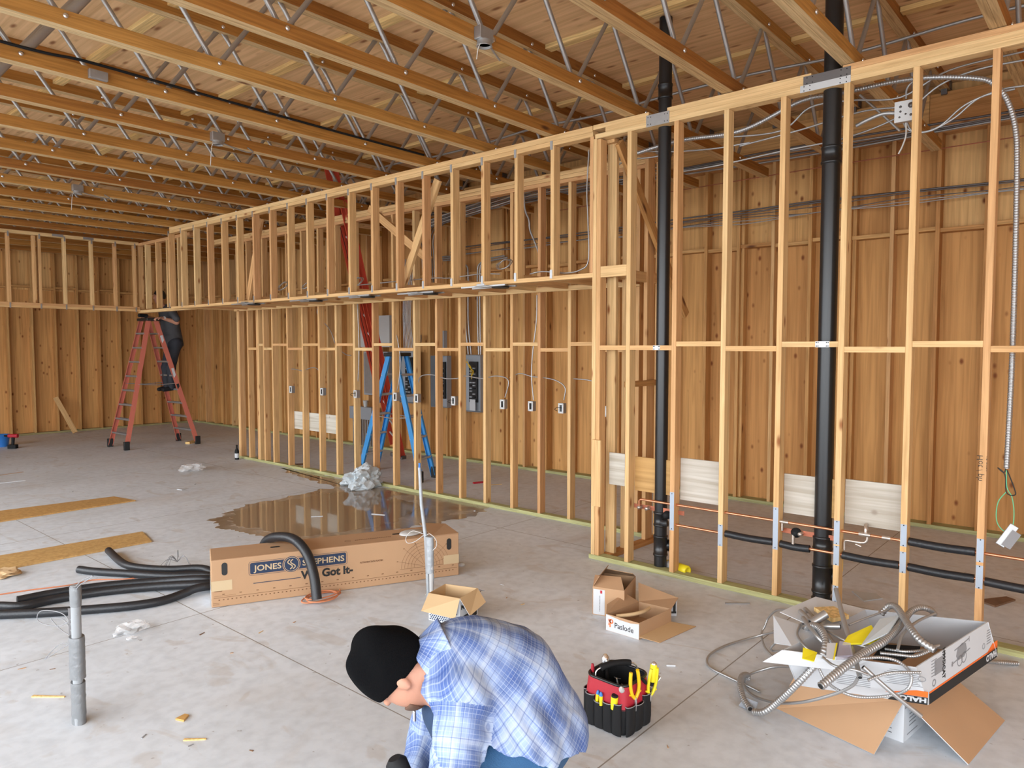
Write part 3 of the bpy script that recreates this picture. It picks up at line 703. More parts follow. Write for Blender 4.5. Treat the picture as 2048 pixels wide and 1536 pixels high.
cable('metal cable dropping in front of the white enclosure into the fourth outlet box', PXs([(790, 605), (788, 640), (800, 710), (798, 760), (792, 790)], XW))
cable('metal cable dropping beside the red ladder into the third outlet box', PXs([(715, 605), (717, 660), (718, 700), (716, 760), (713, 780)], XW))
cable('loose metal cable swooping down behind the studs, left of the red ladder', PXs([(637, 610), (636, 630), (660, 660), (672, 690), (690, 708), (702, 711)], XW + .1))

def boxy(name, label, cat, c, d, mat, parts=()):
    t = thing(name, label, cat, (c[0], c[1], c[2] - d[2] / 2))
    put('enclosure', MB().box(c, d, ch=.004), mat, t)
    for nm, cc, dd, mm in parts: put(nm, MB().box(cc, dd, ch=.002), mm, t)
    return t
XP_ = XB - SD - 0.004            # face of the back studs
def panel(y0, y1, z0, z1, label, cover):
    yc, zc = (y0 + y1) / 2, (z0 + z1) / 2
    t = thing('breaker_panel', label, 'breaker panel', (XP_, yc, z0))
    b = MB().box((XP_ - .005, yc, zc), (.01, y0 - y1, z1 - z0))
    for s in (-1, 1): b.box((XP_ - .05, yc + s * (y0 - y1) / 2, zc), (.1, .004, z1 - z0)).box((XP_ - .05, yc, zc + s * (z1 - z0) / 2), (.1, y0 - y1, .004))
    put('tub', b, 'panel_grey', t)
    bus = put('busbar_plate', MB().box((XP_ - .03, yc, zc + .02), (.03, .17, (z1 - z0) * .72)), 'black', t)
    for i in range(12):
        for s in (-1, 1):
            if (i * 7 + s) % 5: put('breaker', MB().box((XP_ - .055, yc + s * .032, z0 + .18 + i * (z1 - z0 - .34) / 12), (.02, .05, .018)), 'panel_grey' if (i + s) % 3 else 'near_black', bus)
    if cover: put('label_sheet', MB().box((XP_ - .075, yc - .02, z0 + .10), (.002, .12, .17)), 'white_card', t)
    return t
panel(8.60, 8.23, .83, 1.65, 'tall open grey breaker panel on the back wall, second from the right', False)
panel(7.92, 7.50, .80, 1.67, 'open grey breaker panel with yellow wires, rightmost on the back wall', True)
panel(9.44, 8.97, .86, 1.72, 'open breaker panel behind the blue stepladder', False)
for k in range(3): cable('yellow wire springing from the rightmost breaker panel', [(XP_ - .09, 7.78 + .05 * k, 1.60), (XP_ - .13, 7.72 - .02 * k, 1.50), (XP_ - .10, 7.64 + .03 * k, 1.42), (XP_ - .08, 7.70, 1.36 - .03 * k)], .004, 'deep_yellow', 'yellow_wire', 'wire', group='yellow wires in the rightmost panel')
boxy('enclosure', 'flat pale grey square enclosure on the back wall, above the blue ladder', 'electrical enclosure', (XP_ - .06, 10.0, 2.06), (.12, .80, .54), 'light_grey')
boxy('disconnect_box', 'small grey disconnect box above the tall breaker panel', 'electrical box', (XP_ - .04, 8.42, 1.90), (.08, .20, .30), 'panel_grey', (('cover', (XP_ - .083, 8.42, 1.90), (.005, .17, .26), 'light_grey'),))
boxy('junction_box', 'small galvanised box at the foot of a lone vertical conduit', 'junction box', (XP_ - .03, 8.98, 1.93), (.06, .12, .12), 'galvanised')
boxy('wireway', 'low grey wiring trough on the back wall with a row of conduit stubs', 'wiring trough', (XP_ - .07, 10.40, .62), (.14, .62, .22), 'panel_grey', [('conduit_stub', (XP_ - .07, 10.13 + .068 * k, .27), (.03, .03, .48), 'galvanised') for k in range(9)])
boxy('meter_cabinet', 'large grey cabinet behind the red ladder', 'electrical cabinet', (XP_ - .06, 9.98, 1.33), (.12, .66, .76), 'panel_grey', (('door_panel', (XP_ - .123, 9.98, 1.33), (.006, .60, .70), 'galvanised'),))
tag(put('foam_cup', MB().lathe([(.03, 0), (.045, .11), (.048, .112), (.044, .112), (.029, .004), (0, .004)], 14, M=Matrix.Translation((XP_ - .08, 10.32, .731))), 'white_paint'), 'white foam cup standing on the low wiring trough', 'cup')
# vertical conduits to the panels
def conduit(label, pts, r=.011, group=None, mat='galvanised', n=8): return cable(label, pts, r, mat, 'conduit', 'conduit', n, group, 10)
for k, (yb, yt_) in enumerate(((7.86, 7.92), (7.80, 7.86), (7.74, 7.80), (7.58, 7.60), (7.54, 7.55))):
    sgn = 1 if k < 3 else -1
    conduit('conduit dropping from an overhead bend into the rightmost breaker panel', [(XP_ - .05, yt_ + sgn * .55, 3.22 - .03 * k), (XP_ - .05, yt_ + sgn * .25, 3.20 - .03 * k), (XP_ - .05, yt_ + sgn * .05, 3.05), (XP_ - .05, yt_, 2.9), (XP_ - .05, yt_, 2.2), (XP_ - .05, yb, 1.68)], .013, 'bent conduits above the rightmost panel')
for k in range(4): conduit('thin conduit dropping into the grey disconnect box', [(XP_ - .05, 8.38 + .03 * k, 3.2), (XP_ - .05, 8.38 + .03 * k, 2.6), (XP_ - .05, 8.39 + .02 * k, 2.06)], .007, 'thin conduits above the disconnect box')
conduit('lone straight conduit dropping to the small galvanised box', [(XP_ - .04, 8.98, 3.1), (XP_ - .04, 8.98, 2.5), (XP_ - .04, 8.98, 1.99)], .012)
for k in range(7): conduit('cable in the bundle dropping to the panel behind the blue ladder', [(XP_ - .05, 8.95 + .05 * k, 3.25), (XP_ - .08, 9.02 + .04 * k, 2.9), (XP_ - .05, 9.14 + .03 * k, 2.3), (XP_ - .05, 9.06 + .04 * k, 1.73)], .008, 'bundled cables above the ladder panel', n=6)
# long bundles along the back of the building
for k in range(6):
    z = 3.33 - .02 * k; yv = [R.uniform(-.012, .012) for _ in range(12)]
    pts = [(XP_ - .03 - .006 * k, -.6 + .8 * j, z + yv[j] - (.04 * abs(math.sin(j * 1.6 + .6 * k)) if k > 2 else .015 * math.sin(j + k))) for j in range(12)]
    cable('dark cable strung along the back wall at head-and-a-half height', pts, .009 if k < 2 else .005, 'dark_steel' if k < 4 else 'galvanised', 'strung_cable', 'cable', 4, 'cables strung across the back studs')
for k in range(4):
    pts = [(7.78 - .02 * (k % 2), -.6 + .9 * j, 3.80 + .025 * k + .015 * math.sin(j * 1.3 + k)) for j in range(11)]
    cable('cable bundled under the roof along the back wall', pts, .011, 'dark_steel' if k % 2 else 'galvanised', 'strung_cable', 'cable', 4, 'cables bundled under the back beam')
cable('thin red-brown line stretched below the truss ends', [(7.9, -.8, 3.66), (7.9, 2.5, 3.67), (7.9, 6.0, 3.64)], .005, 'copper_dull', 'tie_line', 'line')
# flexible conduit hanging on the right, its loose wires and dangling box
def ribbed(pts, r, pitch=.012, amp=.11, seg=10, mat='flex_steel'):
    P = bez(pts, 12); out = [P[0]]; acc = 0.0
    for a, b in zip(P[:-1], P[1:]):
        L = (b - a).length
        while acc + pitch / 4 <= L + 1e-9:
            acc += pitch / 4; out.append(a + (b - a) * (acc / L if L else 0))
        acc -= L
    return MB().tube(out, [r * (1 + amp * (0, 1, 0, -1)[i % 4]) for i in range(len(out))], seg)
FXX = 5.30
o = put('flexible_conduit', ribbed(PXs([(1240, 318), (1352, 283), (1480, 262), (1600, 203), (1667, 189), (1720, 178), (1790, 163), (1860, 155), (1955, 157), (1990, 170), (2015, 202), (2031, 258), (2034, 330), (2031, 500), (2025, 700), (2018, 850), (2013, 937)], FXX), .0155, .016), 'flex_steel')
tag(o, 'thick ribbed metal conduit hanging down at the right edge', 'flexible conduit')
cable('black wire looped at the end of the hanging conduit', PXs([(2013, 930), (2008, 945), (1995, 935), (2010, 950), (2013, 985), (2030, 990), (2028, 975), (2014, 940)], FXX), .0035, 'black', 'black_wire', 'wire')
cable('green wire holding the dangling box below the hanging conduit', PXs([(2013, 940), (2014, 975), (2024, 995), (2028, 1030), (2022, 1062), (2005, 1060), (1993, 1040), (1996, 1005), (2013, 983)], FXX), .003, 'green_wire', 'green_wire', 'wire')
pb = onX(2018, 1066, FXX)
t = thing('metal_box', 'galvanised box dangling from a green wire at the right edge', 'electrical box', pb)
Mb = Matrix.Translation(pb) @ Matrix.Rotation(.5, 4, 'X') @ Matrix.Rotation(.3, 4, 'Y')
put('box_shell', MB().box((0, 0, -.02), (.045, .05, .15), M=Mb, ch=.003), 'galvanised', t); put('cover_plate', MB().box((-.03, -.03, -.03), (.004, .05, .11), M=Mb), 'dark_steel', t)
# junction box and cables high in the right bays
jb = onX(1812, 222, 5.16)
t = thing('junction_box', 'shiny square junction box high on the sixth stud, cables fanning out', 'junction box', (jb.x, jb.y, jb.z - .06))
put('box_shell', MB().box((jb.x + .02, jb.y, jb.z), (.05, .125, .125), ch=.004), 'galvanised', t)
b = MB().box((jb.x - .007, jb.y, jb.z), (.003, .13, .13), ch=.001)
put('cover_plate', b, 'white_plate', t)
for dy, dz, r in ((-.03, .03, .018), (.03, .03, .008), (.03, 0, .007), (.0, -.02, .006), (-.03, -.03, .008), (.035, -.035, .006)): put('knockout', MB().lathe([(r, 0), (r, .002), (r * .6, .002), (r * .6, .004), (0, .004)], 12, M=Matrix.Translation((jb.x - .0085, jb.y + dy, jb.z + dz)) @ Matrix.Rotation(-PI / 2, 4, 'Y')), 'dark_steel', t)
XJ = 5.2
arr = [
    ('thin metal cable curving up out of the junction box', [(1812, 198), (1815, 175), (1835, 158), (1870, 150)]),
    ('thin metal cable leaving the junction box to the left', [(1793, 215), (1740, 220), (1690, 232), (1600, 260), (1480, 292)]),
    ('thin metal cable sagging below the junction box to the upper right', [(1805, 240), (1815, 258), (1840, 265), (1880, 252), (1930, 210), (2000, 180), (2060, 170)]),
    ('second thin metal cable sagging below the junction box', [(1812, 240), (1825, 262), (1860, 262), (1910, 235), (1960, 195), (2030, 178)]),
    ('thin metal cable rising from the first stack to the top right', [(1352, 345), (1440, 330), (1560, 303), (1690, 276), (1800, 232), (1880, 170), (1960, 138), (2060, 118)]),
    ('thin metal cable running level behind the upper studs', [(1352, 278), (1440, 275), (1560, 262), (1620, 215), (1700, 201), (1800, 195), (1900, 140), (2060, 100)]),
    ('thin metal cable bent over behind the first stack', [(1222, 372), (1225, 345), (1250, 322), (1300, 315), (1330, 310)]),
    ('pale thin cable crossing behind the first stack', [(1225, 305), (1290, 303), (1352, 303), (1430, 297), (1500, 285)]),
]
for lab, L in arr: cable(lab, PXs(L, XJ + .15), .0065, 'galvanised')
cable('ribbed conduit stub entering the junction box from the left', PXs([(1712, 252), (1735, 240), (1765, 228), (1795, 226)], XJ), .013, 'galvanised', 'flexible_conduit', 'flexible conduit')
cable('rod of bare conduit slanting down behind the upper studs', PXs([(1720, 190), (1760, 225), (1800, 262)], 5.9), .010, 'galvanised', 'conduit', 'conduit')
cable('grey and green wires hanging from the junction box', PXs([(1812, 242), (1812, 270), (1805, 292), (1797, 308)], XJ), .005, 'white_wire', 'loose_wire', 'wire')
# cables lying in the soffit
def coil(label, px, py, X, r=.10, n=2.5, mat='galvanised'):
    c = onX(px, py, X); pts = [(c.x + .6 * r * math.sin(a) * (1 - .04 * a), c.y + r * math.cos(a) * (1 - .03 * a), c.z + .35 * r + .5 * r * math.sin(a) ) for a in [k * .5 for k in range(int(n * 2 * PI / .5))]]
    return cable(label, pts, .005, mat, 'cable_coil', 'cable coil', 2)
coil('loose coil of cable in the soffit, left of its third stud from the right', 1008, 536, 5.2, .10)
coil('loose coil of cable in the soffit above the red ladder', 712, 572, 5.2, .12)
coil('loose coil of cable in the far half of the soffit', 566, 578, 5.2, .11)
coil('small coil of cable in the soffit, left of the last two', 612, 576, 5.2, .08)
cable('metal cable drooping across the right end of the soffit floor', PXs([(1060, 548), (1085, 543), (1130, 546), (1160, 540), (1177, 520), (1176, 440), (1174, 380), (1178, 300)], 5.13), .006)
cable('metal cable lying along the middle of the soffit', PXs([(700, 572), (760, 566), (800, 562), (870, 556), (900, 556), (960, 548), (1000, 548)], 5.25), .006)
for k in range(6):
    cable('cable in the bundle running behind the soffit studs', [onX(860, 455 - 3 * k, 6.3), onX(960, 425 - 4 * k, 6.3), onX(1060, 395 - 4 * k, 6.3), onX(1180, 375 - 5 * k, 6.3), onX(1330, 350 - 6 * k, 6.3)], .008, 'galvanised' if k % 2 else 'dark_steel', 'strung_cable', 'cable', 5, 'cables behind the soffit studs')
for k in range(8):
    xk = 838 + 5 * k
    cable('cable in the tangle dropping behind the soffit', [onX(xk + 60, 430 + 2 * k, 7.6), onX(xk + 25, 440, 7.6), onX(xk, 470, 7.6), onX(xk + 6 - k, 520, 7.6), onX(xk + 10 - k, 590, 7.6)], .008, 'dark_steel' if k % 3 else 'galvanised', 'strung_cable', 'cable', 5, 'tangled cables dropping to the panels')
cable('thick pale cable snaking down behind the soffit', PXs([(1046, 372), (1050, 418), (1058, 440), (1060, 460), (1072, 490), (1080, 520), (1082, 575)], 6.01), .010)
# deck conduit
cable('long bare conduit running under the roof deck above the middle wall', [(6.28 + .02 * math.sin(j), .2 + .8128 * j, 4.18 + .02 * math.sin(j * 2.3)) for j in range(15)], .013, 'galvanised', 'conduit', 'conduit', 4)
# recessed light frames in the soffit
for i, (px, py) in enumerate(((985, 575), (848, 588), (724, 594), (622, 602), (500, 609))):
    c = onZ(px, py, 2.355)
    t = thing('recessed_light_frame', 'recessed light bracket under the soffit, %s from the right' % ('nearest' if i == 0 else ordn[i]), 'light fixture', (c.x, c.y, 2.34), 0, 'recessed light brackets under the soffit')
    for s in (-1, 1): put('hanger_bar', MB().box((c.x + .075 * s, c.y + .05, 2.364), (.022, .56, .014)), 'galvanised', t)
    mfr = put('mounting_frame', MB().box((c.x, c.y + .04, 2.366), (.26, .16, .004)), 'galvanised', t)
    put('lamp_can', MB().lathe([(.072, 2.345), (.078, 2.343), (.082, 2.345), (.082, 2.364), (.07, 2.364), (.07, 2.357), (0, 2.357)], 22, M=Matrix.Translation((c.x, c.y - .10, 0))), 'black', mfr)
    put('driver_box', MB().box((c.x + .02, c.y + .12, 2.38), (.12, .10, .03), ch=.003), 'galvanised', t)
# round boxes hung on the trusses
for i, (px, py, yt) in enumerate(((968, 90, 3.05), (435, 275, 6.30), (155, 378, 9.55))):
    k = round((yt - 1.43) / .8128); yface = 1.43 + .8128 * k
    c = onY(px, py, yface - .03)
    zc = 3.668
    lab = ('square metal ceiling box with an open round mouth, nearest to the camera', 'square metal ceiling box with dangling wires, middle of the three', 'square metal ceiling box with dangling wires, farthest of the three')[i]
    t = thing('ceiling_box', lab, 'ceiling box', (c.x, yface - .03, 3.60))
    put('box_shell', MB().box((c.x, yface - .029, zc), (.115, .055, .075), ch=.003), 'galvanised', t)
    put('round_mouth', MB().lathe([(.045, -.0), (.046, -.03), (.05, -.034), (.041, -.034), (.04, -.01), (0, -.01)], 20, M=Matrix.Translation((c.x, yface - .033, 3.632))), 'galvanised', t)
    put('mouth_inside', MB().lathe([(.040, -.02), (0, -.02)], 20, M=Matrix.Translation((c.x, yface - .033, 3.632))), 'black', t)
    put('dangling_wires', MB().tube(bez([(c.x - .03, yface - .04, 3.62), (c.x - .06, yface - .04, 3.57), (c.x - .075, yface - .04, 3.50 if i == 0 else 3.40)], 5), .003, 6), 'white_wire', t)
    put('cable_tail', MB().tube(bez([(c.x + .05, yface - .02, 3.63), (c.x + .16, yface - .01, 3.612), (c.x + .30, yface - .005, 3.60), (c.x + .36, yface + .0, 3.615), (c.x + .30, yface - .01, 3.64)] if i else [(c.x + .05, yface - .02, 3.63), (c.x + .16, yface + .02, 3.612), (c.x + .22, yface + .04, 3.600)], 5), .006, 7), 'galvanised', t)
ty = 1.43 + .8128 * 5
cable('black ribbed cable lying along a near roof truss at the upper left', [(0.9, ty - .01, 3.725), (1.6, ty - .012, 3.722), (1.9, ty - .014, 3.74), (2.4, ty - .012, 3.735), (3.0, ty - .014, 3.728), (4.0, ty - .01, 3.722), (5.0, ty - .01, 3.722)], .010, 'near_black', 'flexible_conduit', 'flexible conduit')
boxy('junction_box', 'small metal box on the truss under the black ribbed cable', 'junction box', (1.98, ty - .02, 3.665), (.12, .035, .06), 'galvanised')

# ------------------------------------------------------------------ ladders
def rail(name, a, b, w, d, mat, parent, side):
    a, b = Vector(a), Vector(b); z = (b - a).normalized(); sd = Vector(side); x = (sd - z * sd.dot(z)).normalized(); y = z.cross(x)
    M = Matrix(((x.x, y.x, z.x, a.x), (x.y, y.y, z.y, a.y), (x.z, y.z, z.z, a.z), (0, 0, 0, 1))); L = (b - a).length
    m = MB().box((0, 0, L / 2), (w, .006, L)).box((w / 2 - .003, d / 2, L / 2), (.006, d, L)).box((-w / 2 + .003, d / 2, L / 2), (.006, d, L))
    me = m.mesh(name, [mat]); return place(bpy.data.objects.new(name, me), M, parent)
def stepladder(label, A, B, C, D, top, wt, mat, nst, h):
    """A,B feet of one side, D,C feet of the other (A-D and B-C share a long edge)"""
    A, B, C, D = [Vector((*p, 0)) for p in (A, B, C, D)]; cen = (A + B + C + D) / 4
    t = thing('stepladder', label, 'ladder', cen)
    wdir = ((B - A).normalized() + (C - D).normalized()).normalized()
    sdir = ((D - A).normalized() + (C - B).normalized()).normalized()
    top = Vector((top[0], top[1], h))
    pairs = []
    for (p, q, s) in ((A, B, -1), (D, C, 1)):
        tp, tq = top - wdir * wt / 2 + sdir * s * .06, top + wdir * wt / 2 + sdir * s * .06
        rail('side_rail', p + Vector((0, 0, .03)), tp, .075, .028, mat, t, sdir)
        rail('side_rail', q + Vector((0, 0, .03)), tq, .075, -.028, mat, t, sdir)
        for f, g in ((p, tp), (q, tq)):
            dd = (g - f).normalized()
            put('foot', MB().box((0, 0, .075), (.088, .045, .15), M=Matrix.Translation(f) @ Matrix(((sdir.x, wdir.x, 0, 0), (sdir.y, wdir.y, 0, 0), (0, 0, 1, 0), (0, 0, 0, 1))) , ch=.006), 'black', t)
        for k in range(1, nst + 1):
            u = k / (nst + 1.0); zz = h * u; a, b = p.lerp(tp, u), q.lerp(tq, u); a.z = b.z = zz
            m = MB().box(((a - b).length / 2, 0, 0), ((a - b).length, .075, .006)).box(((a - b).length / 2, -.035, -.012), ((a - b).length, .005, .03)).box(((a - b).length / 2, .035, -.012), ((a - b).length, .005, .03))
            place(bpy.data.objects.new('step', m.mesh('step', ['galvanised' if mat != 'ladder_blue' else 'light_grey'])), frame(a, b - a, sdir), t)
        pairs.append((p, q, tp, tq))
    Mt = Matrix(((sdir.x, wdir.x, 0, top.x), (sdir.y, wdir.y, 0, top.y), (0, 0, 1, h + .01), (0, 0, 0, 1)))
    put('top_cap', MB().box((0, 0, .0), (.22, wt + .10, .05), M=Mt, ch=.01), 'black', t)
    for a, b in ((pairs[0][0].lerp(pairs[0][2], .52), pairs[1][0].lerp(pairs[1][2], .52)), (pairs[0][1].lerp(pairs[0][3], .52), pairs[1][1].lerp(pairs[1][3], .52))):
        a = a.copy(); b = b.copy(); a.z = b.z = h * .5
        put('spreader', MB().tube([a, a.lerp(b, .5) - Vector((0, 0, .02)), b], .008, 6), 'galvanised', t)
    return t, pairs
sl, sp = stepladder('tall orange stepladder at the far left, a person standing on it', (5.06, 13.20), (5.05, 13.90), (6.22, 13.78), (6.25, 13.07), (5.57, 13.42), .30, 'ladder_orange', 8, 2.27)
a, b_ = sp[1][0], sp[1][2]
for u0, u1, m in ((.80, .88, 'white_card'), (.50, .62, 'white_card'), (.44, .495, 'ink_black')):
    p0, p1 = a.lerp(b_, u0), a.lerp(b_, u1); md = (p0 + p1) / 2
    put('rail_sticker', MB().box((0, -.004, 0), (.045, .002, (p1 - p0).length), M=frame(md, (p1 - p0).cross(Vector((0, 1, 0))), Vector((0, 1, 0))) @ Matrix.Identity(4)), m, sl)
stepladder('blue stepladder standing behind the middle stud wall', (6.28, 8.28), (6.66, 8.36), (6.76, 7.25), (6.39, 7.12), (6.54, 7.74), .30, 'ladder_blue', 5, 1.68)
# extension ladder
el = thing('extension_ladder', 'long red extension ladder leaning up through the soffit behind the studs', 'ladder', onZ(785, 915))
b2, u2 = onZ(806, 918), onX(737, 600, 6.55); b1, u1 = onZ(764, 897), onX(692, 600, 6.55 + .25)
dr = ((u2 - b2).normalized() + (u1 - b1).normalized()).normalized(); sdv = (b2 - b1)
sdv = (sdv - dr * sdv.dot(dr)).normalized(); b1 = b2 - sdv * .42
for q, s in ((b1, 1), (b2, -1)):
    rail('side_rail', q + dr * .06, q + dr * 4.2, .085, .03 * s, 'ladder_red', el, dr.cross(sdv))
    rail('fly_rail', q + dr * .9 + sdv * .03 * s - dr.cross(sdv) * .05, q + dr * 4.6 + sdv * .03 * s - dr.cross(sdv) * .05, .075, .028 * s, 'ladder_red', el, dr.cross(sdv))
    put('foot', MB().box((0, 0, .03), (.10, .06, .06), M=Matrix.Translation((q.x, q.y, 0)), ch=.01), 'dark_steel', el)
for k in range(1, 14): put('rung', MB().tube([b1 + dr * .3 * k, b2 + dr * .3 * k], .015, 8), 'light_grey', el)
for k in range(4): put('rope', MB().tube(bez([b1 + sdv * .2 + dr * (1.0 + .7 * k) - dr.cross(sdv) * .1, b1 + sdv * .24 + dr * (1.35 + .7 * k) - dr.cross(sdv) * .1, b1 + sdv * .2 + dr * (1.7 + .7 * k) - dr.cross(sdv) * .1], 4), .005, 5), 'near_black', el)
# ------------------------------------------------------------------ things on the floor
def z0(x, y, z=0.0): return onZ(x, y, z)
# puddle of water
def blob(pts, n=160, jit=.03, seed=3):
    P = bez([(p[0], p[1], 0) for p in pts] + [(pts[0][0], pts[0][1], 0)], 10)[:-1]
    out = []
    for i, p in enumerate(P):
        q = noise.noise(Vector((p.x * 7, p.y * 7, seed))) * jit * 2 + noise.noise(Vector((p.x * 22, p.y * 22, seed + 5))) * jit
        d = (P[(i + 1) % len(P)] - P[i - 1]).normalized(); out.append((p.x - d.y * q, p.y + d.x * q))
    return out
m, n, l, b = newmat('wet_concrete')
tc = n.new('ShaderNodeTexCoord'); nz = n.new('ShaderNodeTexNoise'); nz.inputs['Scale'].default_value = 2.2; nz.inputs['Detail'].default_value = 6; nz.inputs['Distortion'].default_value = .6
l.new(tc.outputs['Object'], nz.inputs['Vector'])
cr = ramp(n, [(.35, (.24, .18, .125)), (.55, (.31, .25, .19)), (.68, (.42, .36, .30))]); l.new(nz.outputs['Fac'], cr.inputs[0]); l.new(cr.outputs[0], b.inputs['Base Color'])
rr = ramp(n, [(.42, (.04,) * 3), (.62, (.28,) * 3)]); l.new(nz.outputs['Fac'], rr.inputs[0]); l.new(rr.outputs[0], b.inputs['Roughness'])
b.inputs['Specular IOR Level'].default_value = 0.9
m2, n, l, b = newmat('water'); b.inputs['Base Color'].default_value = (.27, .20, .135, 1); b.inputs['Roughness'].default_value = .05; b.inputs['Specular IOR Level'].default_value = 0.45
pts = [z0(x, y) for x, y in ((418, 1041), (452, 1030), (470, 1018), (530, 1003), (590, 992), (640, 980), (700, 972), (760, 975), (820, 978), (870, 985), (925, 1003), (980, 1015), (930, 1035), (880, 1045), (800, 1058), (700, 1072), (600, 1083), (520, 1072), (470, 1060), (440, 1052))]
t = thing('puddle', 'shallow brown puddle of water on the concrete behind the long carton', 'puddle', (4.8, 6.6, 0))
put('wet_rim', MB().prism(blob(pts, jit=.05), .0015), 'wet_concrete', t)
pts = [z0(x, y) for x, y in ((455, 1042), (480, 1022), (540, 1008), (620, 994), (700, 984), (770, 984), (800, 1000), (840, 1010), (810, 1030), (780, 1046), (700, 1062), (600, 1072), (530, 1062), (480, 1052))]
put('water', MB().prism([(x, y) for x, y in blob(pts, jit=.04, seed=9)], .0028), 'water', t)
t = thing('puddle', 'narrow brown damp streak along the bottom plate of the middle wall', 'puddle', (5.7, 8.4, 0))
put('wet_rim', MB().prism(blob([z0(x, y) for x, y in ((560, 935), (640, 948), (700, 965), (740, 985), (700, 980), (640, 965), (590, 950))], jit=.05, seed=21), .001), 'wet_concrete', t)

# plywood strips
def sheet(label, quad, th=.012, mat='floor_ply', name='plywood_strip', cat='plywood'):
    o = put(name, MB().slab([(p[0], p[1], 0.001) for p in quad], th), mat); return tag(o, label, cat)
a = sheet('long plywood strip on the floor at the left, the farther of two', [(0.3, 8.74), (3.44, 8.76), (3.36, 9.18), (0.3, 9.55)])
a = sheet('long plywood strip on the floor at the left, the nearer of two', [(0.3, 6.88), (2.80, 6.80), (2.89, 7.22), (0.3, 7.42)])
for o in list(COL.objects):
    if o.name.startswith('plywood_strip'):
        o.data.transform(Matrix.Rotation(0, 4, 'Z'))

# long printed carton
co = Vector((2.345, 4.755, 0)); cx = Vector((1.625, -.775, 0)).normalized(); cyv = Vector((.43, .903, 0)); CLn, CDp, CHt = 1.80, .33, .33
MF = frame(co, cx, (0, 0, 1))           # printed front face: x along, y up, z towards the camera
t = thing('long_carton', 'long brown shipping carton lying on the floor with a printed navy badge', 'carton', co + cx * .9 + cyv * .16)
MBX = Matrix(((cx.x, -cx.y, 0, co.x), (cx.y, cx.x, 0, co.y), (0, 0, 1, 0), (0, 0, 0, 1)))
mb = MB().box((CLn / 2, CDp / 2, CHt / 2 + .002), (CLn, CDp, CHt), ch=.006, M=MBX)
put('carton_body', mb, 'cardboard', t)
def decal(name, build, mat, M, parent, off=.0008):
    b = MB(); build(b); b.v = [tuple(M @ (Vector(v) + Vector((0, 0, off)))) for v in b.v]; return put(name, b, mat, parent)
def rect(b, x, y, w, h, d=.0005, ang=0.0, m=0):
    b.box((0, 0, d / 2), (w, h, d), m, M=Matrix.Translation((x, y, 0)) @ Matrix.Rotation(ang, 4, 'Z'))
def rrect(x0, y0, x1, y1, r, n=5):
    out = []
    for cx_, cy_, a0 in ((x1 - r, y1 - r, 0), (x0 + r, y1 - r, 90), (x0 + r, y0 + r, 180), (x1 - r, y0 + r, 270)):
        for k in range(n + 1): a = math.radians(a0 + 90 * k / n); out.append((cx_ + r * math.cos(a), cy_ + r * math.sin(a)))
    return out
U = lambda x, y: uv(MF, x, y)
for nm, px in (('hand_hole', 449), ('hand_hole', 898)):
    u = U(px, 1138 if px < 500 else 1088)
    decal(nm, lambda b: b.prism(rrect(u[0] - .019, u[1] - .045, u[0] + .019, u[1] + .045, .019), .0006), 'black', MF, t)
for x0_, y0_, x1_, y1_ in ((0.0, .115, .135, .185), (CLn - .125, .10, CLn, .17)):
    decal('tape_patch', lambda b: b.prism([(x0_, y0_), (x1_, y0_), (x1_, y1_), (x0_, y1_)], .0006), 'tape_tan', MF, t)
bx0, bx1 = U(500, 1130)[0], U(692, 1110)[0]; by = U(583, 1128)[1]; bm_ = (bx0 + bx1) / 2 ; cxc = U(583, 1128)[0]
bdg = decal('badge', lambda b: b.prism(rrect(bx0, by - .040, bx1, by + .040, .012), .0004), 'navy', MF, t)
def outl(b):
    P = rrect(bx0 - .008, by - .048, bx1 + .008, by + .048, .016)
    for i in range(len(P)):
        a, c = Vector((*P[i], 0)), Vector((*P[(i + 1) % len(P)], 0)); d = c - a
        if d.length > 1e-4: rect(b, (a.x + c.x) / 2, (a.y + c.y) / 2, d.length, .0022, .0006, math.atan2(d.y, d.x))
decal('badge_outline', outl, 'navy', MF, bdg)
decal('badge_disc', lambda b: (b.lathe([(.062, 0), (.062, .0008)], 32, M=Matrix.Translation((cxc, by, 0)))), 'cardboard', MF, bdg, .001)
decal('badge_disc', lambda b: (b.lathe([(.057, 0), (.057, .0006)], 32, M=Matrix.Translation((cxc, by, 0)))), 'navy', MF, bdg, .0019)
def ring(b, r, w, x, y, n=32):
    for k in range(n):
        a = 2 * PI * (k + .5) / n; rect(b, x + r * math.cos(a), y + r * math.sin(a), 2 * PI * r / n * 1.05, w, .0005, a + PI / 2)
decal('badge_ring', lambda b: ring(b, .050, .003, cxc, by), 'tape_tan', MF, bdg, .0026)
def sshape(b):
    for dx in (-.010, .010):
        P = [(cxc + dx + .016 * math.sin(q * 2 * PI) , by - .034 + .068 * q, 0) for q in [k / 12 for k in range(13)]]
        for p, q in zip(P[:-1], P[1:]): rect(b, (p[0] + q[0]) / 2, (p[1] + q[1]) / 2, math.dist(p, q) * 1.1, .007, .0005, math.atan2(q[1] - p[1], q[0] - p[0]))
decal('badge_emblem', sshape, 'tape_tan', MF, bdg, .0026)
T2 = lambda s, size, x, y, sx=1.0, bold=.0012, al='LEFT': (lambda b: text_mb(b, s, size, Matrix.Translation((x, y, 0)), depth=.0003, sx=sx, bold=bold, align=al))
decal('lettering', T2('JONES', .058, bx0 + .028, by - .020, 1.12, .001), 'tape_tan', MF, bdg, .0012)
decal('lettering', T2('STEPHENS', .058, cxc + .075, by - .020, 1.14, .001), 'tape_tan', MF, bdg, .0012)
gx_, gy_ = U(603, 1153)
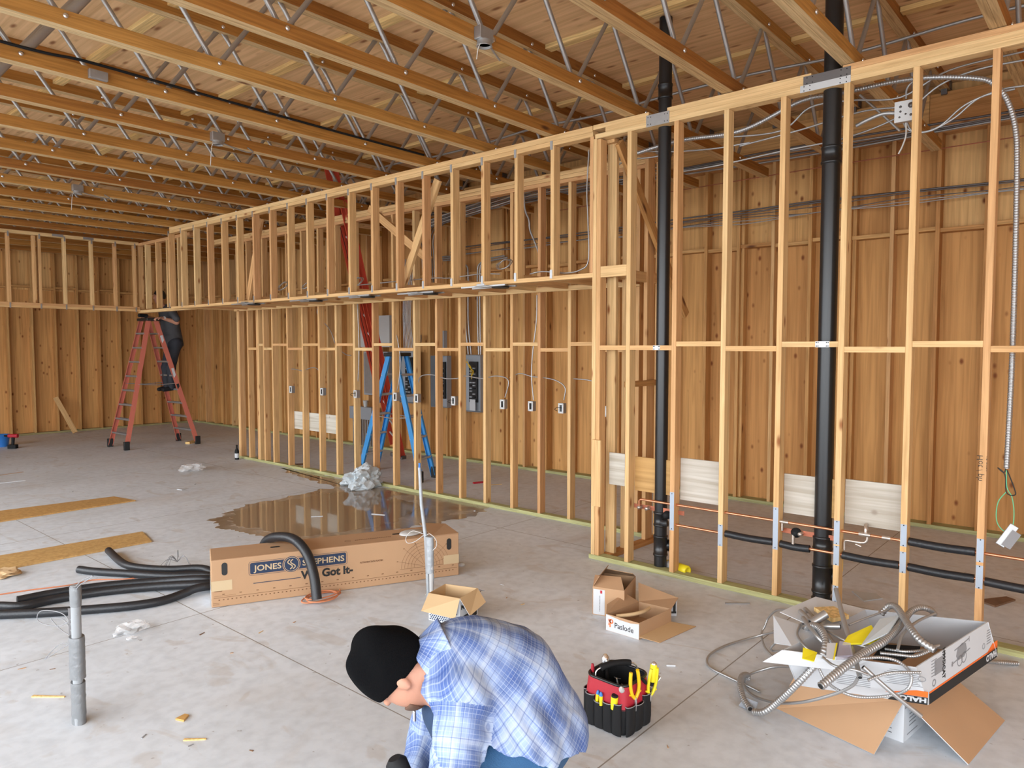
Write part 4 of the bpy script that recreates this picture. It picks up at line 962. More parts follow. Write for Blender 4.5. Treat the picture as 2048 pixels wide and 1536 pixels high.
decal('lettering', T2('We Got It-', .080, gx_ , gy_ - .018, 1.0, .0035), 'ink_black', MF, t)
lx0, ly0 = U(505, 1158); decal('print_line', lambda b: rect(b, (lx0 + gx_) / 2, gy_ - .006, gx_ - lx0 - .01, .005), 'navy', MF, t)
ax_, ay_ = U(720, 1127); decal('lettering', T2('ASTM E84 25/50 RATED', .017, ax_, ay_, 1.0, .0006), 'ink_brown', MF, t)
def ruler(b):
    rect(b, CLn / 2, .066, CLn - .03, .0022)
    for k in range(62):
        x = .05 + k * (CLn - .1) / 61; rect(b, x, .050, .010, .006)
        if k % 4 == 1: rect(b, x, .088, .016, .005)
    for k in range(20): rect(b, .02 + .007 * k, .078, .003, .003)
    rect(b, .045, .112, .05, .004); rect(b, .03, .03, .04, .002); rect(b, .03, .02, .04, .002)
decal('ruler_print', ruler, 'ink_brown', MF, t)
def chart(b):
    ox, oy = U(851, 1135)
    oy = .108
    for r in (.09, .115, .14, .165, .19):
        n_ = 26
        for k in range(n_):
            a = PI * (k + .5) / n_
            if oy + r * math.sin(a) < .30: rect(b, ox + r * math.cos(a), oy + r * math.sin(a), PI * r / n_ * 1.02, .0014, .0005, a + PI / 2)
    for a in (15, 42, 66, 114, 138, 165):
        a = math.radians(a); r = .22 if abs(math.cos(a)) > .6 else .19; rect(b, ox + math.cos(a) * r * .55, oy + math.sin(a) * r * .55, r * .9, .0014, .0005, a); rect(b, ox + math.cos(a) * (r + .008), oy + math.sin(a) * (r + .008), .012, .005)
    rect(b, ox, oy - .004, .40, .002)
decal('chart_print', chart, 'ink_brown', MF, t)
MT = frame(co + Vector((0, 0, CHt + .002)), cx, cyv)
decal('edge_serration', lambda b: [rect(b, .03 + k * .0195, .004 + .003 * (k % 2), .011, .002, .0005, .6 if k % 2 else -.6) for k in range(90)], 'cardboard_dark', MT, t)
for px, py in ((550, 1094), (793, 1068)):
    u = uv(MT, px, py); decal('hand_hole', lambda b: b.prism(rrect(u[0] - .035, u[1] - .016, u[0] + .035, u[1] + .016, .016), .0006), 'black', MT, t)
u = uv(MT, 690, 1083); decal('top_print', lambda b: (ring(b, .022, .002, u[0] + .02, u[1], 16), [rect(b, u[0] + .08 + .014 * k, u[1], .009, .010) for k in range(20)]), 'ink_brown', MT, t)
ML = frame(co + cyv * CDp, -cyv, (0, 0, 1))
decal('hand_hole', lambda b: b.prism(rrect(.10, .20, .135, .27, .017), .0006), 'black', ML, t)
decal('shipping_label', lambda b: rect(b, .17, .075, .26, .13), 'white_card', ML, t)
decal('tape_patch', lambda b: rect(b, .24, .155, .17, .07), 'tape_tan', ML, t, .0015)
put('end_flap', MB().slab([co + cx * (CLn - .22) + Vector((0, 0, CHt + .003)), co + cx * CLn + Vector((0, 0, CHt + .003)), co + cx * CLn + cyv * CDp + Vector((0, 0, CHt + .003)), co + cx * (CLn - .22) + cyv * CDp + Vector((0, 0, CHt + .03))], .004), 'cardboard', t)
pc = onZ(822, 1061, .36)
tag(put('foam_sheet', MB().lathe([(0, 0), (.075, 0), (.085, .006), (.08, .014), (.03, .017), (0, .016)], 20, M=Matrix.Translation((pc.x, pc.y, CHt + .006)) @ Matrix.Rotation(.03, 4, 'X') @ Matrix.Diagonal((1.25, .8, 1, 1))), 'white_paint'), 'white plate-like piece of foam lying on top of the long carton', 'foam piece')
pc = z0(922, 1131)
tag(put('foam_scrap', MB().lathe([(0, 0), (.03, .0), (.035, .012), (.015, .025), (0, .027)], 12, M=Matrix.Translation((pc.x, pc.y, 0))), 'white_paint'), 'small white foam scrap on the floor beyond the right end of the long carton', 'foam piece')

# black foam pipe insulation
def foam(label, pts, r=.03, n=6):
    t = thing('pipe_insulation', label, 'pipe insulation', pts[0], 0, 'black foam tubes by the long carton'); P = bez(pts, n)
    put('foam_tube', MB().tube(P, r, 16), 'foam_black', t)
    d = (P[0] - P[1]).normalized(); b = MB().lathe([(r * .55, 0), (0, .001)], 14, M=frame(P[0] + d * .001, d.orthogonal(), d.cross(d.orthogonal()))); put('tube_bore', b, 'black', t)
    S = [p + Vector((0, 0, r * .97)) + (P[min(i + 1, len(P) - 1)] - P[max(i - 1, 0)]).cross(Vector((0, 0, 1))).normalized() * r * .3 for i, p in enumerate(P)]
    return t
ZL = lambda L, z: [onZ(x, y, zz if (zz := (z if not isinstance(z, list) else 0)) else z) for x, y in L]
def ZP(L): return [onZ(x, y, z) for x, y, z in L]
inz = [co + cx * .05 + cyv * (.10 + .05 * k) + Vector((0, 0, .05)) for k in range(5)]
TAIL = lambda k: [co + cx * .12 + cyv * (.62 - .055 * k) + Vector((0, 0, .035)), co + cx * .5 + cyv * (.68 - .055 * k) + Vector((0, 0, .035))]
foam('black foam tube curving up toward the plywood, topmost of the bunch at the carton', ZP([(217, 1101, .03), (247, 1127, .03), (283, 1136, .03), (340, 1139, .035), (404, 1137, .05)]) + TAIL(0))
foam('black foam tube lying just below the topmost one, left of the carton', ZP([(158, 1139, .03), (190, 1143, .03), (251, 1147, .03), (330, 1152, .04), (404, 1150, .05)]) + TAIL(1))
foam('straight black foam tube in the middle of the bunch, left of the carton', ZP([(34, 1201, .03), (110, 1186, .03), (215, 1171, .03), (320, 1163, .035), (404, 1158, .07)]) + TAIL(2))
foam('wavy black foam tube running out of the frame, second from the bottom', ZP([(-60, 1212, .03), (0, 1212, .03), (45, 1212, .03), (107, 1199, .03), (200, 1184, .03), (300, 1174, .035), (404, 1168, .05)]) + TAIL(3))
foam('lowest black foam tube of the bunch, running out of the frame', ZP([(-60, 1231, .03), (0, 1229, .03), (90, 1225, .03), (179, 1219, .03), (260, 1212, .03), (322, 1202, .03), (370, 1186, .035), (396, 1176, .05)]) + TAIL(4))
arc = [onZ(508, 1090, .28), onZ(525, 1078, .345), onZ(548, 1070, .37), onZ(575, 1074, .375)]
arc = [co + cx * a_ + cyv * b__ + Vector((0, 0, c_z)) for a_, b__, c_z in ((.36, .52, .20), (.40, .38, .335), (.47, .22, .395), (.56, .06, .405), (.63, -.07, .33), (.665, -.16, .19), (.675, -.22, .037))]
foam('black foam tube arching over the top of the long carton', arc, .035)
# orange cord coils
cc = z0(645, 1198)
pts = [(cc.x + (.125 + .02 * math.sin(a * .37)) * math.cos(a) * 1.05, cc.y + (.085 + .012 * math.cos(a * .6)) * math.sin(a) + .02 * math.sin(a * .5), .006 + .0015 * a) for a in [k * .4 for k in range(48)]]
cable('small coil of orange-brown cord on the floor in front of the long carton', pts, .005, 'orange_cord', 'cord_coil', 'cord', 2)
cable('thin brown and orange cord trailing across the floor at the left', ZP([(-40, 1195, .005), (60, 1180, .005), (140, 1170, .005), (185, 1160, .005), (250, 1158, .005), (300, 1153, .005), (380, 1150, .006)]), .005, 'orange_cord', 'cord', 'cord')
b = MB()
cw = z0(355, 1128)
for k in range(9):
    a0 = R.uniform(0, 6.3); L = R.uniform(.10, .24)
    b.tube(bez([cw + Vector((0, 0, .02)), cw + Vector((math.cos(a0) * L * .5, math.sin(a0) * L * .5, .06 + R.uniform(0, .05))), cw + Vector((math.cos(a0) * L, math.sin(a0) * L, .012))], 5), .0022, 5)
tag(put('wire_tangle', b, 'ink_grey'), 'tangle of thin dark wires on the floor behind the black foam tubes', 'wire tangle')
# taped stub-up conduits
sb = z0(157, 1446); zt = lambda px, py: onX(px, py, sb.x)
t = thing('conduit_stub', 'pair of grey taped conduits standing up from the slab at the left', 'conduit', (sb.x, sb.y, 0))
p1, p2 = sb + Vector((.0, -.01, 0)), z0(147, 1444)
put('pipe', MB().tube([(p1.x, p1.y, 0), (p1.x + .005, p1.y + .012, zt(150, 1172).z)], .0215, 16), 'pvc_grey', t)
put('pipe', MB().tube([(p2.x + .02, p2.y + .035, 0), (p2.x + .02, p2.y + .05, zt(137, 1215).z)], .0125, 12), 'dark_steel', t)
tp = []
H1 = zt(150, 1172).z
def wrap(z_a, z_b, r, x, y, seed):
    P = []; n_ = 14
    for k in range(n_ + 1):
        z = z_a + (z_b - z_a) * k / n_; P.append((r * (1 + .10 * noise.noise(Vector((seed, z * 60, 0)))), z))
    b = MB().lathe(P, 18, M=Matrix.Translation((x, y, 0)) @ Matrix.Diagonal((1, 1.35, 1, 1)))
    return b
put('duct_tape', wrap(.0, .20, .030, p1.x + .005, p1.y + .015, 1), 'duct_tape', t); put('duct_tape', wrap(.22, .42, .033, p1.x + .006, p1.y + .018, 7), 'duct_tape', t); put('duct_tape', wrap(H1 - .10, H1 - .004, .024, p1.x + .005, p1.y + .012, 4), 'duct_tape', t)
for L in ([(155, 1228), (125, 1250), (95, 1250), (75, 1240), (82, 1222), (120, 1225), (140, 1245), (150, 1285)], [(150, 1290), (120, 1288), (90, 1318), (100, 1312), (135, 1290), (148, 1284)], [(152, 1180), (160, 1170), (186, 1152), (165, 1160), (152, 1172)], [(148, 1275), (125, 1262), (105, 1242), (104, 1236), (128, 1240), (146, 1268)]):
    put('loose_wire', MB().tube(bez([zt(*p) for p in L], 5), .0022, 5), 'ink_grey', t)
sb = z0(857, 1192); zt = lambda px, py: onX(px, py, sb.x)
t = thing('conduit_stub', 'grey taped conduit bundle standing in front of the long carton', 'conduit', (sb.x, sb.y, 0))
put('pipe', MB().tube([(sb.x, sb.y, 0), zt(852, 1080), zt(843, 1010), zt(839, 935)], [.014, .014, .013, .012], 12), 'duct_tape_pale', t)
put('pipe', MB().tube([(sb.x, sb.y - .035, 0), (sb.x, sb.y - .03, zt(858, 1075).z)], .017, 14), 'light_grey', t)
put('duct_tape', wrap(zt(857, 1145).z, zt(855, 1072).z, .026, sb.x, sb.y - .015, 3), 'duct_tape_pale', t)
put('red_tip', MB().tube([zt(839, 937), zt(839, 926)], .008, 8), 'blue', t)
put('tape_tail', MB().slab([zt(862, 1135), zt(868, 1150), zt(866, 1175), zt(862, 1178)], .002), 'duct_tape', t)
for L in ([(848, 1068), (825, 1062), (812, 1075), (815, 1086), (830, 1083), (848, 1070)], [(850, 1072), (860, 1068), (872, 1080), (872, 1094), (860, 1104), (852, 1105)], [(855, 1186), (845, 1195), (832, 1204)]):
    put('loose_wire', MB().tube(bez([zt(*p) for p in L], 5), .0025, 5), 'white_wire', t)

# open cartons
def open_carton(name, label, cat, rim, h, outer, inner, th=.004, z_base=0.0, parts=None, group=None):
    """rim: four corners (world xy) in order; h height; walls with outer/inner looks"""
    R4 = [Vector((p[0], p[1], 0)) for p in rim]; c = sum(R4, Vector()) / 4
    t = thing(name, label, cat, (c.x, c.y, z_base), 0, group)
    b = MB()
    for i in range(4):
        a, d = R4[i], R4[(i + 1) % 4]; nn = (c - (a + d) / 2); nn.z = 0; nn = (nn - (d - a).normalized() * nn.dot((d - a).normalized())).normalized() * th
        zb, zt_ = Vector((0, 0, z_base)), Vector((0, 0, z_base + h))
        b.add([a + zb, d + zb, d + zt_, a + zt_], [(0, 1, 2, 3)], 0); b.add([a + nn + zb, d + nn + zb, d + nn + zt_, a + nn + zt_], [(3, 2, 1, 0)], 1); b.add([a + zt_, d + zt_, d + nn + zt_, a + nn + zt_], [(0, 1, 2, 3)], 1)
    b.add([p + Vector((0, 0, z_base + .003)) for p in R4], [(0, 1, 2, 3)], 1); b.add([p + Vector((0, 0, z_base)) for p in R4], [(3, 2, 1, 0)], 0)
    put('carton_body', b, [outer, inner], t)
    return t, R4, c
def flap(t, a, d, e, f, out, inn, name='flap', th=.0035):
    q = [Vector(p) for p in (a, d, e, f)]
    if (q[1] - q[0]).cross(q[3] - q[0]).z < 0: q = [q[1], q[0], q[3], q[2]]
    nn = (q[1] - q[0]).cross(q[3] - q[0]).normalized() * th
    b = MB().add([tuple(p) for p in q], [(0, 1, 2), (0, 2, 3)], 1); b.add([tuple(p - nn) for p in q], [(2, 1, 0), (3, 2, 0)], 0)
    for i in range(4): b.add([q[i], q[(i + 1) % 4], q[(i + 1) % 4] - nn, q[i] - nn], [(3, 2, 1, 0)], 0)
    return put(name, b, [out, inn], t)
h = .18; rim = [(3.18, 3.47), (3.24, 3.24), (3.46, 3.29), (3.38, 3.52)]
t, R4, c = open_carton('open_carton', 'small open tan carton with folded-out flaps, behind the crouching person', 'carton', rim, h, 'white_card', 'cardboard_light')
V = lambda i, z=h: Vector((*rim[i], z))
flap(t, V(0), V(1), onZ(910, 1238, .06), onZ(842, 1222, .10), 'white_card', 'cardboard_light')
flap(t, V(1), V(2), onZ(972, 1204, .10), onZ(940, 1232, .06), 'white_card', 'cardboard_light')
flap(t, V(2), V(3), V(3) + Vector((.10, .07, -.05)), V(2) + Vector((.10, .03, -.05)), 'white_card', 'cardboard_light')
MFc = frame(Vector((*rim[1], 0)), Vector((*rim[2], 0)) - Vector((*rim[1], 0)), (0, 0, 1))
decal('lettering', T2('Milwaukee', .045, .012, .10, 1.0, .001), 'ink_black', MFc, t); decal('print_band', lambda b: rect(b, .11, .03, .20, .045), 'ink_black', MFc, t)
MLc = frame(Vector((*rim[0], 0)), Vector((*rim[1], 0)) - Vector((*rim[0], 0)), (0, 0, 1))
decal('print_pattern', lambda b: [rect(b, .012 + .016 * i + .008 * (j % 2), .012 + .012 * j, .009, .009, .0005, PI / 4) for i in range(13) for j in range(7)], 'navy', MLc, t)

# nail cartons
rim = [(3.80, 2.49), (3.80, 2.25), (4.15, 2.22), (4.13, 2.45)]; h = .105
t, R4, c = open_carton('nail_carton', 'torn-open white-fronted carton lying nearest, with orange mark and black lettering', 'carton', rim, h, 'cardboard', 'cardboard_dark')
MP = frame(Vector((3.80, 2.49, 0)), Vector((0, -.24, 0)), (0, 0, 1))
decal('white_label', lambda b: b.prism([(0, .002), (.24, .002), (.24, .098), (.18, .088), (.10, .090), (.0, .104)], .0006), 'white_card', MP, t)
decal('lettering', T2('Paslode', .048, .062, .032, .95, .0004), 'ink_black', MP, t, .0016)
def plogo(b):
    ring(b, .011, .008, .040, .066, 16); rect(b, .031, .052, .008, .05); [rect(b, .022, .040 + .009 * k, .012, .004, .0005, .35) for k in range(5)]
decal('orange_emblem', plogo, 'orange_print', MP, t, .0016)
V = lambda i, z=h: Vector((*rim[i], z))
flap(t, V(1, .02), V(2, .02), Vector((4.22, 2.08, .004)), Vector((3.84, 2.13, .004)), 'cardboard', 'cardboard_light')
flap(t, V(2), V(3), Vector((4.24, 2.52, .19)), Vector((4.30, 2.25, .13)), 'cardboard', 'cardboard_dark')
flap(t, V(3), V(0), Vector((3.90, 2.55, .125)), Vector((4.10, 2.54, .15)), 'cardboard', 'cardboard_dark')
put('inner_tray', MB().tube(bez([(3.84, 2.44, .09), (3.90, 2.37, .10), (3.98, 2.33, .105), (4.08, 2.34, .10)], 4), .012, 8), 'cardboard_light', t)
rim = [(3.97, 2.71), (4.03, 2.50), (4.34, 2.60), (4.27, 2.82)]; h = .19
t, R4, c = open_carton('torn_carton', 'torn brown carton with a white side label and red print, behind the nail carton', 'carton', rim, h, 'cardboard', 'cardboard_dark')
V = lambda i, z=h: Vector((*rim[i], z))
flap(t, V(0), V(1), V(1) + Vector((.10, .09, .05)), V(0) + Vector((.10, .05, .045)), 'cardboard_dark', 'cardboard')
flap(t, V(2), V(3), V(3) + Vector((-.06, -.06, .055)), V(2) + Vector((-.09, -.03, .05)), 'cardboard_dark', 'cardboard')
flap(t, V(3), V(0), V(0) + Vector((.03, -.03, .07)), V(3) + Vector((-.02, -.05, .07)), 'cardboard_dark', 'red')
Mq = frame(Vector((3.97, 2.71, 0)), Vector((.06, -.21, 0)), (0, 0, 1))
decal('white_label', lambda b: rect(b, .045, .09, .08, .17), 'white_card', Mq, t); decal('red_print', lambda b: (rect(b, .14, .07, .035, .055), rect(b, .06, .16, .014, .02)), 'red', Mq, t, .0014)
decal('label_print', lambda b: [rect(b, .05, .03 + .010 * k, .006, .007) for k in range(11)], 'ink_grey', Mq, t, .0014)
Mq = frame(Vector((4.03, 2.50, 0)), Vector((.27, .10, 0)), (0, 0, 1))
decal('torn_opening', lambda b: b.prism([(.05, .02), (.22, .03), (.25, .10), (.20, .15), (.10, .17), (.06, .12)], .0006), 'cardboard_dark', Mq, t); decal('blue_strap', lambda b: rect(b, .145, .09, .014, .14), 'blue', Mq, t, .0016)
t = thing('small_carton', 'small white carton with an orange and black end label, right of the nail carton', 'carton', (4.33, 2.30, 0))
mbx = frame(Vector((4.235, 2.345, 0)), Vector((.072, -.083, 0)), (0, 0, 1))
put('carton_body', MB().box((.055, .06, -.08), (.11, .12, .16), M=mbx, ch=.003), 'white_card', t)
decal('orange_band', lambda b: rect(b, .016, .075, .022, .08), 'orange_print', mbx, t); decal('black_band', lambda b: (rect(b, .092, .072, .018, .082), rect(b, .06, .026, .09, .014)), 'ink_black', mbx, t)
decal('label_print', lambda b: [rect(b, .055, .048 + .014 * k, .035, .005) for k in range(4)], 'ink_grey', mbx, t)

# yellow foam can lying behind the first stack
c0, c1 = onZ(1335, 1128, .04), onZ(1376, 1142, .045); d = (c1 - c0).normalized()
t = thing('yellow_tube', 'yellow plastic tube lying on the floor beside the left drain stack', 'plastic tube', c0)
MY = frame(c0, d.orthogonal(), d.cross(d.orthogonal()))
L = (c1 - c0).length
put('tube_body', MB().lathe([(.036, 0), (.038, .01), (.038, L * .45), (.040, L * .47), (.040, L - .01), (.034, L), (.022, L), (.020, L - .006), (0, L - .006)], 22, M=MY), 'yellow', t)
put('paper_label', MB().lathe([(.0385, .02), (.0385, L * .38)], 22, M=MY), 'light_grey', t)

# plastic bag by the middle wall, clear film scraps
def crumple(pts_or_c, sx, sy, sz, seed, mat, name, label, cat, res=3, thin=False):
    bm = bmesh.new(); bmesh.ops.create_icosphere(bm, subdivisions=res, radius=1)
    for v in bm.verts:
        p = v.co.copy(); q = 1 + .40 * noise.noise(p * 1.7 + Vector((seed, 0, 0))) + .28 * noise.noise(p * 4.1 + Vector((0, seed, 0))) + .12 * noise.noise(p * 9 + Vector((0, 0, seed)))
        v.co = Vector((p.x * sx * q, p.y * sy * q, max(0.0, (p.z * q * .62 + .42) * sz)))
    b = MB(); b.add([tuple(v.co + Vector(pts_or_c)) for v in bm.verts], [tuple(v.index for v in f.verts) for f in bm.faces], 0, False); bm.free()
    return tag(put(name, b, mat), label, cat)
crumple(z0(728, 976), .26, .13, .26, 3.1, 'bag_plastic', 'plastic_bag', 'crumpled pale plastic bag slumped against the middle wall by the puddle', 'plastic bag', 4)
crumple(z0(705, 968), .16, .09, .10, 8.1, 'bag_plastic', 'plastic_bag', 'flat trailing edge of pale plastic left of the slumped bag', 'plastic bag', 3)
crumple(z0(262, 1262), .10, .07, .055, 5.7, 'film_clear', 'plastic_film', 'crumpled clear plastic film on the floor right of the taped conduits', 'plastic film', 3)
crumple(z0(385, 941), .16, .14, .10, 2.2, 'film_clear', 'plastic_film', 'crumpled clear plastic film far off on the floor by the wall end', 'plastic film', 3)
crumple(z0(6, 1152), .12, .10, .05, 6.2, 'cardboard_light', 'paper_bag', 'crumpled tan paper at the left edge of the floor', 'paper', 3)
crumple(z0(263, 1278), .03, .02, .015, 1.2, 'film_clear', 'plastic_film', 'tiny wad of clear plastic just below the larger film', 'plastic film', 2)
# bottle at the end of the wall
bp = z0(474, 919)
t = thing('bottle', 'brown glass bottle with a white label at the foot of the middle wall', 'bottle', bp)
put('glass', MB().lathe([(.031, 0), (.033, .006), (.033, .13), (.026, .155), (.014, .18), (.013, .22), (.015, .222), (.015, .235), (0, .235)], 16, M=Matrix.Translation(bp)), 'near_black', t)
put('paper_label', MB().lathe([(.0335, .03), (.0335, .10)], 16, M=Matrix.Translation(bp)), 'white_card', t)
# far-left drill and blue tub
dp = z0(26, 897)
t = thing('cordless_drill', 'red and black cordless drill standing on the far floor at the left edge', 'drill', dp)
Md = Matrix.Translation(dp) @ Matrix.Rotation(-.8, 4, 'Z')
put('battery', MB().box((0, 0, .035), (.14, .09, .07), M=Md, ch=.008), 'near_black', t); put('handle', MB().tube([(0, 0, .07), (.01, 0, .20)], [.025, .028], 10, M=Md), 'near_black', t)
put('motor_housing', MB().tube([(.09, 0, .225), (-.07, 0, .225)], [.035, .03], 12, M=Md), 'red', t); put('chuck', MB().tube([(-.07, 0, .225), (-.14, 0, .225)], [.024, .014], 10, M=Md), 'near_black', t)
bp = z0(2, 893)
tag(put('blue_tub', MB().lathe([(.11, 0), (.14, .20), (.15, .205), (.15, .215), (.132, .215), (.10, .01), (0, .01)], 20, M=Matrix.Translation(bp)), 'blue'), 'blue plastic tub on the far floor, cut by the left edge', 'tub')
tag(put('lumber_offcut', MB().box((0, 0, .019), (.30, .09, .038), M=Matrix.Translation(z0(384, 886)) @ Matrix.Rotation(.6, 4, 'Z')), 'block_wood'), 'short pale offcut on the floor by the orange stepladder', 'wood offcut')
lumber('leaning_board', (5.35, 16.55, .02), (5.1, 16.85, .75), S4, T4, 'stud_wood', None, side=(1, 0, 0)); tag(COL.objects['leaning_board'], 'short board leaning on the far wall behind the orange stepladder', 'board')
# scraps: each its own object
def scrap(label, px, py, L, w, ang, mat='block_wood', th=.006, name='wood_scrap', cat='scrap', group=None):
    p = z0(px, py); b = MB()
    b.add([(-L / 2, -w / 2, 0), (L / 2, -w * .2, 0), (L / 2, w * .3, 0), (-L / 2, w / 2, 0), (-L / 2, -w / 2, th), (L / 2, -w * .2, th), (L / 2, w * .3, th), (-L / 2, w / 2, th)], [(3, 2, 1, 0), (4, 5, 6, 7), (0, 1, 5, 4), (1, 2, 6, 5), (2, 3, 7, 6), (3, 0, 4, 7)], 0, False, Matrix.Translation(p) @ Matrix.Rotation(ang, 4, 'Z'))
    return tag(put(name, b, mat), label, cat, group)
scrap('pale wood splinter on the floor at the left, by the taped conduits', 97, 1394, .17, .018, -.9)
scrap('small square brown offcut on the floor below the long carton', 367, 1437, .05, .05, .4, 'floor_ply', .01)
scrap('slim wood splinter near the bottom edge, left of the person', 390, 1480, .10, .015, -.8)
scrap('white oval disc on the far floor beyond the plywood strips', 367, 978, .12, .10, .2, 'white_card')
scrap('long thin dark splinter at the far left of the floor', 20, 948, .35, .015, .2, 'cardboard_dark')
scrap('white strip on the far floor at the left edge', 15, 965, .4, .02, -.1, 'white_card')
scrap('small white chalk stick on the floor near the tool bag', 1342, 1332, .05, .012, -1.0, 'white_card', .008)
scrap('white offcut of pipe lying in the puddle', 634, 1034, .12, .02, -.7, 'white_card', .01)
scrap('second white offcut of pipe lying in the puddle, toward the wall', 757, 1030, .16, .025, -1.2, 'white_card', .01)
scrap('short grey conduit piece on the floor before the green plate', 1475, 1208, .17, .012, -.9, 'galvanised', .010)
scrap('wood chips and dark mulch on the floor behind the right-hand studs', 1998, 1204, .26, .13, -.5, 'putty', .012)
scrap('pale fleck of paper on the floor before the middle wall', 950, 1022, .03, .02, .3, 'white_card')
scrap('red and white scrap on the floor behind the middle wall', 962, 966, .22, .04, -.4, 'red', .02)
scrap('short wood strip on the floor behind the middle wall', 985, 970, .25, .03, -.5, 'block_wood')
scrap('dark wood shim on the floor behind the middle wall at left', 598, 930, .3, .06, -.5, 'putty', .02)
nm = ['brown chip', 'grey chip', 'pale chip', 'dark nail']
for k in range(70):
    px, py = R.uniform(20, 1500), R.uniform(960, 1510)
    p = z0(px, py)
    if p.x > 4.7 or (690 < px < 1160 and py > 1230) or (400 < px < 930 and 1040 < py < 1230) or (px > 1380 and py > 1200) or (1150 < px < 1380 and 1130 < py < 1490) or px < 420 and 1080 < py < 1250 or (py < 1090 and 400 < px < 1000): continue
    scrap('tiny chip of debris scattered on the open concrete floor', px, py, R.uniform(.015, .045), R.uniform(.004, .010), R.uniform(0, 3), R.choice(['putty', 'cardboard', 'white_card', 'ink_grey', 'block_wood']), .003, 'debris_chip', 'debris', 'debris chips on the open floor')
# hole patch in the slab behind the wall
sheet('pale blue sheet of foam set in the slab behind the right-hand studs', [z0(1703, 1183), z0(1728, 1203), z0(1765, 1198), z0(1752, 1188)], .004, 'bag_plastic', 'foam_patch', 'foam piece')

# ------------------------------------------------------------------ open tool bag
bc = Vector((2.895, 1.83, 0)); ang = -.04
MBG = Matrix.Translation(bc) @ Matrix.Rotation(ang, 4, 'Z')
t = thing('tool_bag', 'open black and red tool bag stuffed with hand tools, right of the person', 'tool bag', bc, ang)
def rsect(hx, hy, r, z, n=6, bul=0):
    return [(x, y, z) for x, y in rrect(-hx, -hy, hx, hy, r, n)]
def loft(b, secs, mat=0, smooth=True, M=None, flip=False):
    n_ = len(secs[0]); vs = [p for s in secs for p in s]; fs = []
    for i in range(len(secs) - 1):
        for k in range(n_):
            q = (i * n_ + k, i * n_ + (k + 1) % n_, (i + 1) * n_ + (k + 1) % n_, (i + 1) * n_ + k); fs.append(q[::-1] if flip else q)
    b.add(vs, fs, mat, smooth, M)
b = MB(); loft(b, [rsect(.100, .105, .03, .0), rsect(.112, .118, .04, .02), rsect(.114, .120, .04, .13)], M=MBG); b.add([(MBG @ Vector(p)) for p in rsect(.100, .105, .03, .0)], [tuple(range(28))[::-1]])
put('lower_body', b, 'near_black', t)
b = MB(); loft(b, [rsect(.114, .120, .04, .125), rsect(.112, .118, .04, .17), rsect(.108, .115, .05, .232)], M=MBG); put('red_band', b, 'red', t)
b = MB(); loft(b, [rsect(.102, .109, .05, .234), rsect(.105, .110, .04, .12), rsect(.10, .10, .03, .03)], M=MBG, flip=True); b.add([(MBG @ Vector(p)) for p in rsect(.10, .10, .03, .03)], [tuple(range(28))]); put('lining', b, 'near_black', t)
P = [Vector(p) for p in rsect(.106, .113, .05, .235)]; P.append(P[0]); put('rim_binding', MB().tube(P, .007, 8, M=MBG, caps=False), 'abs_black', t)
for side, n_ in (('x', 4), ('y', 3), ('y2', 3), ('x2', 4)):
    for k in range(n_):
        W_ = .20 / n_
        if side in ('x', 'x2'): cxp, cyp, nx_, ny_ = (-.114 if side == 'x' else .114), -.1 + W_ * (k + .5), 1, 0
        else: cxp, cyp, nx_, ny_ = -.1 + W_ * (k + .5), (-.120 if side == 'y' else .120), 0, 1
        hh = .155 - .012 * ((k + (side == 'y')) % 3)
        secs = []
        for z, q in ((.004, .5), (.04, .95), (hh - .02, 1.0), (hh, 1.05)):
            ring_ = []
            for j in range(14):
                a = 2 * PI * j / 14; u_, v_ = math.cos(a) * W_ * .52, math.sin(a) * .017 * q
                ring_.append((cxp + (v_ if nx_ else u_), cyp + (u_ if nx_ else v_), z))
            secs.append(ring_)
        b = MB(); loft(b, secs if not nx_ else [s[::-1] for s in secs], M=MBG); pk = put('pocket', b, 'near_black', t)
        rp = [Vector(p) for p in secs[-1]]; rp.append(rp[0])
        eo = MB().tube(rp, .0022, 6, M=MBG, caps=False).mesh('pocket_trim', ['ink_grey']); place(bpy.data.objects.new('pocket_trim', eo), Matrix.Identity(4), pk)
HB = [(-.10, .055, .215), (-.098, .053, .262), (-.06, .035, .278), (.0, .01, .282), (.06, -.02, .274), (.098, -.04, .255), (.104, -.045, .21)]
put('handle_frame', MB().tube(bez(HB, 5), .004, 8, M=MBG), 'steel', t); put('handle_grip', MB().tube(bez(HB[1:6], 5)[3:-4], .015, 12, M=MBG), 'near_black', t)
def stick(name, label, cat, lay, lean, segs, group=None):
    """a hand tool standing at local lay (x,y,z) leaning; segs: list of (part, radius list, length, material, flat)"""
    o = MBG @ Vector(lay); d = (MBG.to_3x3() @ Vector(lean)).normalized()
    t = thing(name, label, cat, o, 0, group); p = o.copy()
    for nm_, rr_, L, mt, fl_ in segs:
        n_ = len(rr_); pts = [p + d * (L * i / (n_ - 1)) for i in range(n_)]
        put(nm_, MB().tube(pts, rr_, 12, flat=fl_), mt, t); p = p + d * L
    return t
stick('screwdriver', 'big yellow-handled screwdriver with a chrome cap in the right corner pocket', 'screwdriver', (.105, -.118, .10), (.08, -.05, 1), [('shank', [.005, .005], .075, 'steel', 1), ('ferrule', [.010, .011], .02, 'near_black', 1), ('handle', [.013, .018, .0175, .018, .016], .085, 'yellow', 1), ('cap', [.014, .013, .004], .012, 'steel', 1)])
stick('nut_driver', 'stubby yellow-handled driver in the left-hand side pocket', 'driver', (-.116, -.06, .125), (-.05, -.12, 1), [('handle', [.014, .017, .017], .062, 'yellow', 1), ('cap', [.016, .014], .008, 'near_black', 1)])
